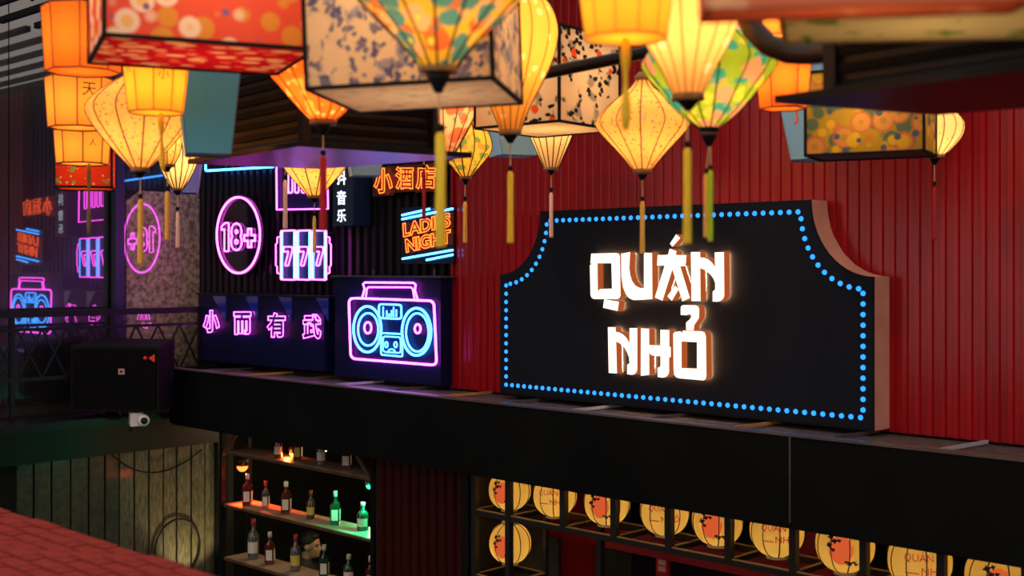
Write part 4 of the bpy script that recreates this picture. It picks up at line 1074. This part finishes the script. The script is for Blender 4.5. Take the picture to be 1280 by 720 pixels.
PAP = fabric('round_lantern_paper', (1.0, 0.70, 0.22), (), tl=0.72, weave=0.08)
PRR = glow('self_lit_print_red', (0.85, 0.13, 0.035), 0.75)  # sun print glows itself in place of bulb light through paper
PRK = pbr('print_black_pine', (0.03, 0.02, 0.012), 0.8)
PRT = glow('self_lit_print_crimson', (0.62, 0.05, 0.03), 0.7)  # glow in the lettering stands in for the bulb behind it
def paper_lantern(px, py, Yc, rpx, design, label):
    c = at_Y(px, py, Yc); d = (c - CAM).dot(FW); r_ = rpx * d / FP; hh = r_ * 0.93
    root = thing('round_lantern', c, label, 'lantern', 'round paper lanterns in the rack', rz=TH)
    def rad(z): 
        t = min(1, abs(z) / (hh * 1.06)); return r_ * math.sqrt(max(0.0, 1 - t ** 2.2))
    zz = [-hh + 2 * hh * i / 14 for i in range(15)]
    ribs = 10; n = ribs * 3
    MB().lathe([(max(rad(z), .01), z) for z in zz], n, capb=False, capt=False).build('shade', PAP, root, True)
    for sg_, nm in ((-1, 'bottom_ring'), (1, 'top_ring')):
        z0 = sg_ * hh
        MB().lathe([(r_ * .40, z0 - .012 * 1), (r_ * .40, z0 + .012)], 20, capb=False, capt=False).build(nm, PAPERC if True else PAP, root, True)
    rme = None
    for j in range(ribs):
        if rme is None:
            o = MB().tube([(max(rad(z), .01) + .001, 0, z) for z in zz], 0.0034, 4).build('rib', BLACKM, root); rme = o.data
        else:
            o = bpy.data.objects.new('rib', rme); COL.objects.link(o); o.parent = root
        o.rotation_euler = (0, 0, 2 * math.pi * j / ribs + .2)
    def proj(u, v, off=0.0025):     # u across (m), v up (m), seen from the front-left
        a = -math.pi / 2 + u / r_
        rr = rad(v) + off
        return (rr * math.cos(a), rr * math.sin(a), v)
    def patch(cu, cv, ru, rv, mat, name, off, n=18):
        vs = [proj(cu, cv, off)]; fs = []
        for k in (1, 2, 3):
            for i in range(n):
                a = 2 * math.pi * i / n; vs.append(proj(cu + ru * k / 3 * math.cos(a), cv + rv * k / 3 * math.sin(a), off))
        for i in range(n): fs.append((0, 1 + i, 1 + (i + 1) % n))
        for k in range(2):
            for i in range(n): fs.append((1 + k*n + i, 1 + (k+1)*n + i, 1 + (k+1)*n + (i+1) % n, 1 + k*n + (i+1) % n))
        return MB().add(vs, fs).build(name, mat, root, True)
    if design == 'sun':
        patch(-r_ * .42, -r_ * .02, r_ * .42, r_ * .50, PRR, 'sun_print', 0.002)
        g = random.Random(int(px))
        mb = MB()
        for cu, cv, q in [(-.75, .42, .16), (-.62, .28, .14), (-.78, .12, .15), (-.58, .48, .10), (-.66, -.02, .11), (-.45, .30, .10), (-.10, -.46, .14), (.06, -.42, .10), (-.22, -.40, .09), (.14, -.50, .09)]:
            vs = [proj(cu * r_, cv * r_, .0045)]; n_ = 9
            for i in range(n_):
                a = 2 * math.pi * i / n_; k = q * r_ * (1 if i % 2 else .55) * g.uniform(.8, 1.2)
                vs.append(proj(cu * r_ + k * math.cos(a), cv * r_ + k * .75 * math.sin(a), .0045))
            MB().add(vs, [(0, 1 + i, 1 + (i + 1) % n_) for i in range(n_)]).build('pine_print', PRK, root)
    else:
        for w_, cu, cv, ww in (('QUÁN', -.36, .22, .92), ('NHỎ', .10, -.16, .74)):
            vs, fs, x0, x1, y0, y1 = text_mesh(w_, False, 0, 0.0, 2)
            sc = ww * r_ / (x1 - x0)
            out = [proj(cu * r_ + (v.x - (x0 + x1) / 2) * sc, cv * r_ + (v.y - y0) * sc * 1.0 - .1 * r_, .0035) for v in vs]
            MB().add(out, fs).build('lettering', PRT, root)
        MB().add([proj(-.78 * r_, -.24 * r_, .0035), proj(-.34 * r_, -.24 * r_, .0035), proj(-.34 * r_, -.20 * r_, .0035), proj(-.78 * r_, -.20 * r_, .0035)], [(0,1,2,3)]).build('lettering_line', PRT, root)
    MB().tube([(0, 0, hh), (0, 0, hh + .06)], 0.005, 5).build('hanging_wire', BLACK, root)
    MB().ball((0, 0, -r_ * .2), 0.028, 6).build('bulb', glow('round_bulb', (1, 0.8, 0.45), 6), root, True)
    plight('bulb_light', (0, 0, -r_ * .2), (1.0, 0.74, 0.34), 3.0, root, 0.03)
YLn = 6.285
SIGNS = ['sun', 'txt']
nm = ['first', 'second', 'third', 'fourth', 'fifth', 'sixth', 'seventh', 'eighth', 'ninth']
cent = [(637, 612, 26.5), (693.5, 619, 27.5), (758.5, 628, 29), (831, 639, 31), (897, 651, 32), (971.5, 663, 34), (1056.5, 680, 36.5), (1150, 700, 39), (1250, 722, 42)]
for i, (px, py, rp) in enumerate(cent):
    dsg = SIGNS[i % 2]
    paper_lantern(px, py, YLn, rp, dsg, '%s lit round lantern of the upper rack row, %s' % (nm[i], 'red sun and pine print' if dsg == 'sun' else 'red lettering print'))
paper_lantern(637.5, 678.5, YLn, 26.5, 'sun', 'lit round lantern alone in the lower rack cell')

# behind the rack
bw = tag(MB().box((xq1, 7.9, 0), (4.2, 8.0, ZFB)).build('wall_inner', DKRM), kind='structure')
tag(MB().box((xq1 - .01, 6.5, 0), (xq1 + .06, 7.9, ZFB)).build('wall_inner_left', pbr('inner_plaster', (0.10, 0.085, 0.06), .8, var=.4, scale=6)), kind='structure')
p = at_Y(605, 660, 7.0)
tag(MB().box((p.x - .04, 6.98, 0), (p.x + .05, 7.06, ZFB)).build('trim_10', pbr('pale_timber', (.42, .28, .10), .5, var=.3, scale=8)), kind='structure')
x0 = at_Y(650, 660, 7.0).x
tag(MB().box((x0, 6.9, H - 2.03), (4.0, 7.0, H - 1.88)).build('trim_11', REDP), kind='structure')
n_ = 12
for pxx, w_ in ((681, .16), (720, .30), (1010, .3), (1128, .2)):
    q = at_Y(pxx, 680, 7.0)
    tag(MB().box((q.x - w_ / 2, 7.001, 0), (q.x + w_ / 2, 7.09, ZFB)).build('trim_%d' % n_, REDP), kind='structure'); n_ += 1
for (pxx, lab_) in ((662, 'cream calendar sheet on the red door frame'), (700, 'cream poster with a dark bottle shape behind the rack')):
    q = at_Y(pxx, 690, 7.2)
    t_ = thing('wall_poster', (q.x, 7.2, H - 2.6), lab_, 'poster')
    MB().box((-.17, -.01, 0), (.17, .01, .46)).build('sheet', PAPERC, t_)
    MB().box((-.19, .011, -.02), (.19, .025, .48)).build('frame', TIMBER, t_)
    if pxx == 700:
        b = MB().lathe([(.07, .0), (.07, .2), (.03, .28), (.025, .38)], 8); b.v = [Vector((v.x, -.0105 - (v.y + .08) * .02, v.z + .01)) for v in b.v]
        b.build('printed_bottle', pbr('poster_dark', (.06, .05, .03), .7), t_)
q = at_Y(829, 701, 6.95)
t_ = thing('red_plaque', q, 'small red plaque with white marks hanging below the rack', 'plaque')
MB().box((-.055, -.012, -.11), (.055, .012, .11)).build('board', REDP, t_)
for dz in (.045, -.01, -.055):
    MB().box((-.02 - (.012 if dz < 0 else 0), -.016, dz - .018), (.02 + (.012 if dz < 0 else 0), -.0125, dz + .018)).build('mark', pbr('plaque_mark', (.6, .3, .25), .6), t_)
MB().tube([(0, 0, .11), (0, 0, H - 2.03 - q.z)], .004, 5).build('hanging_string', BLACK, t_)

# ------------------------------------------------------------------ seated man behind the bottle shelf
def remesh(mb, name, mat, parent, vox=0.012, smooth=6):
    o = mb.build(name, mat, None)
    m1 = o.modifiers.new('r', 'REMESH'); m1.mode = 'VOXEL'; m1.voxel_size = vox; m1.use_smooth_shade = True
    m2 = o.modifiers.new('s', 'SMOOTH'); m2.iterations = smooth; m2.factor = 0.5
    bpy.context.view_layer.update()
    me = bpy.data.meshes.new_from_object(o.evaluated_get(bpy.context.evaluated_depsgraph_get()))
    old = o.data; o.modifiers.clear(); o.data = me; bpy.data.meshes.remove(old)
    for pz in me.polygons: pz.use_smooth = True
    if not me.materials: me.materials.append(mat)
    if parent: o.parent = parent
    return o
hp = at_D(388, 683, 12.2)           # centre of the head
man = thing('person', (hp.x, hp.y, 0), 'man with short black hair in dark jacket seated in profile behind the bottles', 'person', rz=TH - R(12))
hz = hp.z
SKIN = pbr('skin', (0.50, 0.26, 0.16), 0.5)
CLO = pbr('dark_jacket', (0.018, 0.017, 0.018), 0.7, var=.3, scale=12)
TRO = pbr('dark_trousers', (0.03, 0.03, 0.04), 0.8)
# local axes: +x is the way he faces (to the right in the picture)
b = MB()
b.ball((-0.005, 0, hz + 0.035), 0.098, 8, (1.02, .80, 1.02))
b.ball((0.035, 0, hz - 0.045), 0.066, 8, (1.0, .82, 1.05))
b.ball((0.062, 0, hz - 0.085), 0.032, 6, (1.1, 1.0, .8))
b.ball((0.078, 0, hz + 0.022), 0.026, 6, (.8, 1.6, .6))
b.tube([(0.088, 0, hz + 0.018), (0.112, 0, hz - 0.022), (0.098, 0, hz - 0.032)], .013, 8, rads=[.010, .017, .014])
b.tube([(0.088, -.018, hz - .058), (.092, 0, hz - .058), (.088, .018, hz - .058)], .011, 6)
for s_ in (-1, 1):
    b.ball((-0.012, s_ * .082, hz - .002), .028, 6, (.7, .4, 1.1))
    b.ball((0.066, s_ * .03, hz - .022), .026, 6)
b.tube([(-.03, 0, hz - .02), (-.035, 0, hz - .10), (-.055, 0, hz - .20)], .055, 10, rads=[.055, .054, .062])
# body under the clothes, arms, hands, legs
b.tube([(-.06, 0, hz - .20), (-.07, 0, hz - .30), (-.09, 0, hz - .50), (-.10, 0, hz - .70)], .13, 12, rads=[.08, .14, .13, .15])
for s_ in (-1, 1):
    b.tube([(-.06, s_ * .17, hz - .25), (-.02, s_ * .23, hz - .50), (.22, s_ * .17, hz - .56)], .04, 8, rads=[.055, .045, .030])
    b.ball((.27, s_ * .155, hz - .56), .042, 6, (1.2, .9, .55))
    for k in range(4):
        b.tube([(.29, s_ * (.135 + .018 * k), hz - .555), (.34, s_ * (.135 + .018 * k), hz - .565), (.355 + .006 * (k % 3), s_ * (.135 + .018 * k), hz - .595)], .009, 6)
    b.tube([(.25, s_ * .125, hz - .56), (.29, s_ * .10, hz - .575), (.315, s_ * .095, hz - .585)], .010, 6)
    b.tube([(-.10, s_ * .09, hz - .72), (.36, s_ * .11, hz - .72), (.34, s_ * .11, .12), (.36, s_ * .11, .05)], .07, 8, rads=[.085, .065, .045, .04])
    b.ball((.42, s_ * .11, .045), .045, 6, (2.2, .9, .9))
body = remesh(b, 'body', SKIN, man, 0.009, 3)
b = MB()
b.tube([(-.050, 0, hz - .105), (-.058, 0, hz - .15), (-.07, 0, hz - .23), (-.085, 0, hz - .45), (-.10, 0, hz - .72)], .15, 14, rads=[.078, .105, .165, .165, .175])
b.ball((-.065, 0, hz - .225), .13, 8, (.95, 1.75, .75))
for s_ in (-1, 1):
    b.tube([(-.06, s_ * .17, hz - .26), (-.02, s_ * .235, hz - .50), (.20, s_ * .175, hz - .56)], .06, 10, rads=[.078, .064, .046])
remesh(b, 'jacket', CLO, man, 0.014, 5)
b = MB()
for s_ in (-1, 1):
    b.tube([(-.12, s_ * .08, hz - .72), (.36, s_ * .11, hz - .715), (.37, s_ * .11, hz - .76), (.34, s_ * .11, .14)], .08, 10, rads=[.105, .085, .08, .058])
remesh(b, 'trousers', TRO, man, 0.016, 4)
b = MB()
b.ball((-0.018, 0, hz + 0.058), 0.100, 10, (1.02, .84, .92))
b.ball((-0.055, 0, hz + 0.005), 0.062, 8, (.9, 1.2, 1.1))
b.ball((0.035, 0, hz + 0.105), 0.05, 8, (1.2, 1.3, .6))
remesh(b, 'hair', pbr('black_hair', (0.008, 0.007, 0.007), 0.5, bump=.5, scale=90, var=.3), man, 0.008, 1)
for s_ in (-1, 1):
    MB().ball((0.083, s_ * .031, hz + .002), .011, 6, (.6, 1.3, .6)).build('eye', INK, man, True)
    MB().tube([(.094, s_ * .015, hz + .026), (.090, s_ * .034, hz + .030), (.074, s_ * .052, hz + .024)], .005, 5).build('eyebrow', INK, man, True)
st = thing('stool', (hp.x, hp.y, 0), 'dark round stool under the seated man', 'stool', rz=TH - R(12))
ht_ = hz - .82
MB().lathe([(.18, ht_ - .04), (.185, ht_ - .02), (.18, ht_)], 18, c=(-.08, 0, 0)).build('seat', TIMBER, st)
for a in range(4):
    MB().bar((-.08 + .12 * math.cos(a * math.pi / 2 + .78), .12 * math.sin(a * math.pi / 2 + .78), ht_ - .04), (-.08 + .16 * math.cos(a * math.pi / 2 + .78), .16 * math.sin(a * math.pi / 2 + .78), 0), .03).build('leg', TIMBER, st)
# unseen pendant added in the back room to light the man's face
q = at_D(430, 560, 12.6)
pl = thing('added_pendant', (q.x + .9, q.y - .25, 2.45), 'added unseen pendant lamp lighting the seated man', 'lamp')
MB().lathe([(.14, 0), (.12, .05), (.04, .14), (.02, .16)], 16, capb=False).build('shade', BLACK, pl, True)
MB().ball((0, 0, .02), .03, 6).build('bulb', glow('added_pendant_bulb', (1, .7, .35), 4), pl, True)
MB().tube([(0, 0, .16), (0, 0, ZC - 2.45)], .004, 5).build('cord', BLACK, pl)
plight('added_pendant_light', (0, 0, -.03), (1, .66, .36), 34, pl, .04)

# ------------------------------------------------------------------ brick parapet near the camera
zp = H - 0.965
pw = tag(MB().box((-7.2, 1.2, 0), (-1.6, 2.128, zp - 0.012)).build('wall_parapet', MORTAR), kind='structure')
bme = {}
rowY = 2.13; r0 = 0
while rowY > 1.32:
    xx = -7.2 + (0.11 if r0 % 2 else 0)
    while xx < -2.0:
        L_ = 0.215
        key = (r0 + int(xx * 10)) % 3
        if key not in bme:
            t_ = MB().box((0.004, -0.062, -0.03), (L_ - 0.006, -0.004, 0.004 * key - .004)); o = t_.build('brick', BRICK, pw); bme[key] = o.data
        else:
            o = bpy.data.objects.new('brick', bme[key]); COL.objects.link(o); o.parent = pw
        o.location = (xx, rowY, zp)
        xx += L_
    rowY -= 0.066; r0 += 1
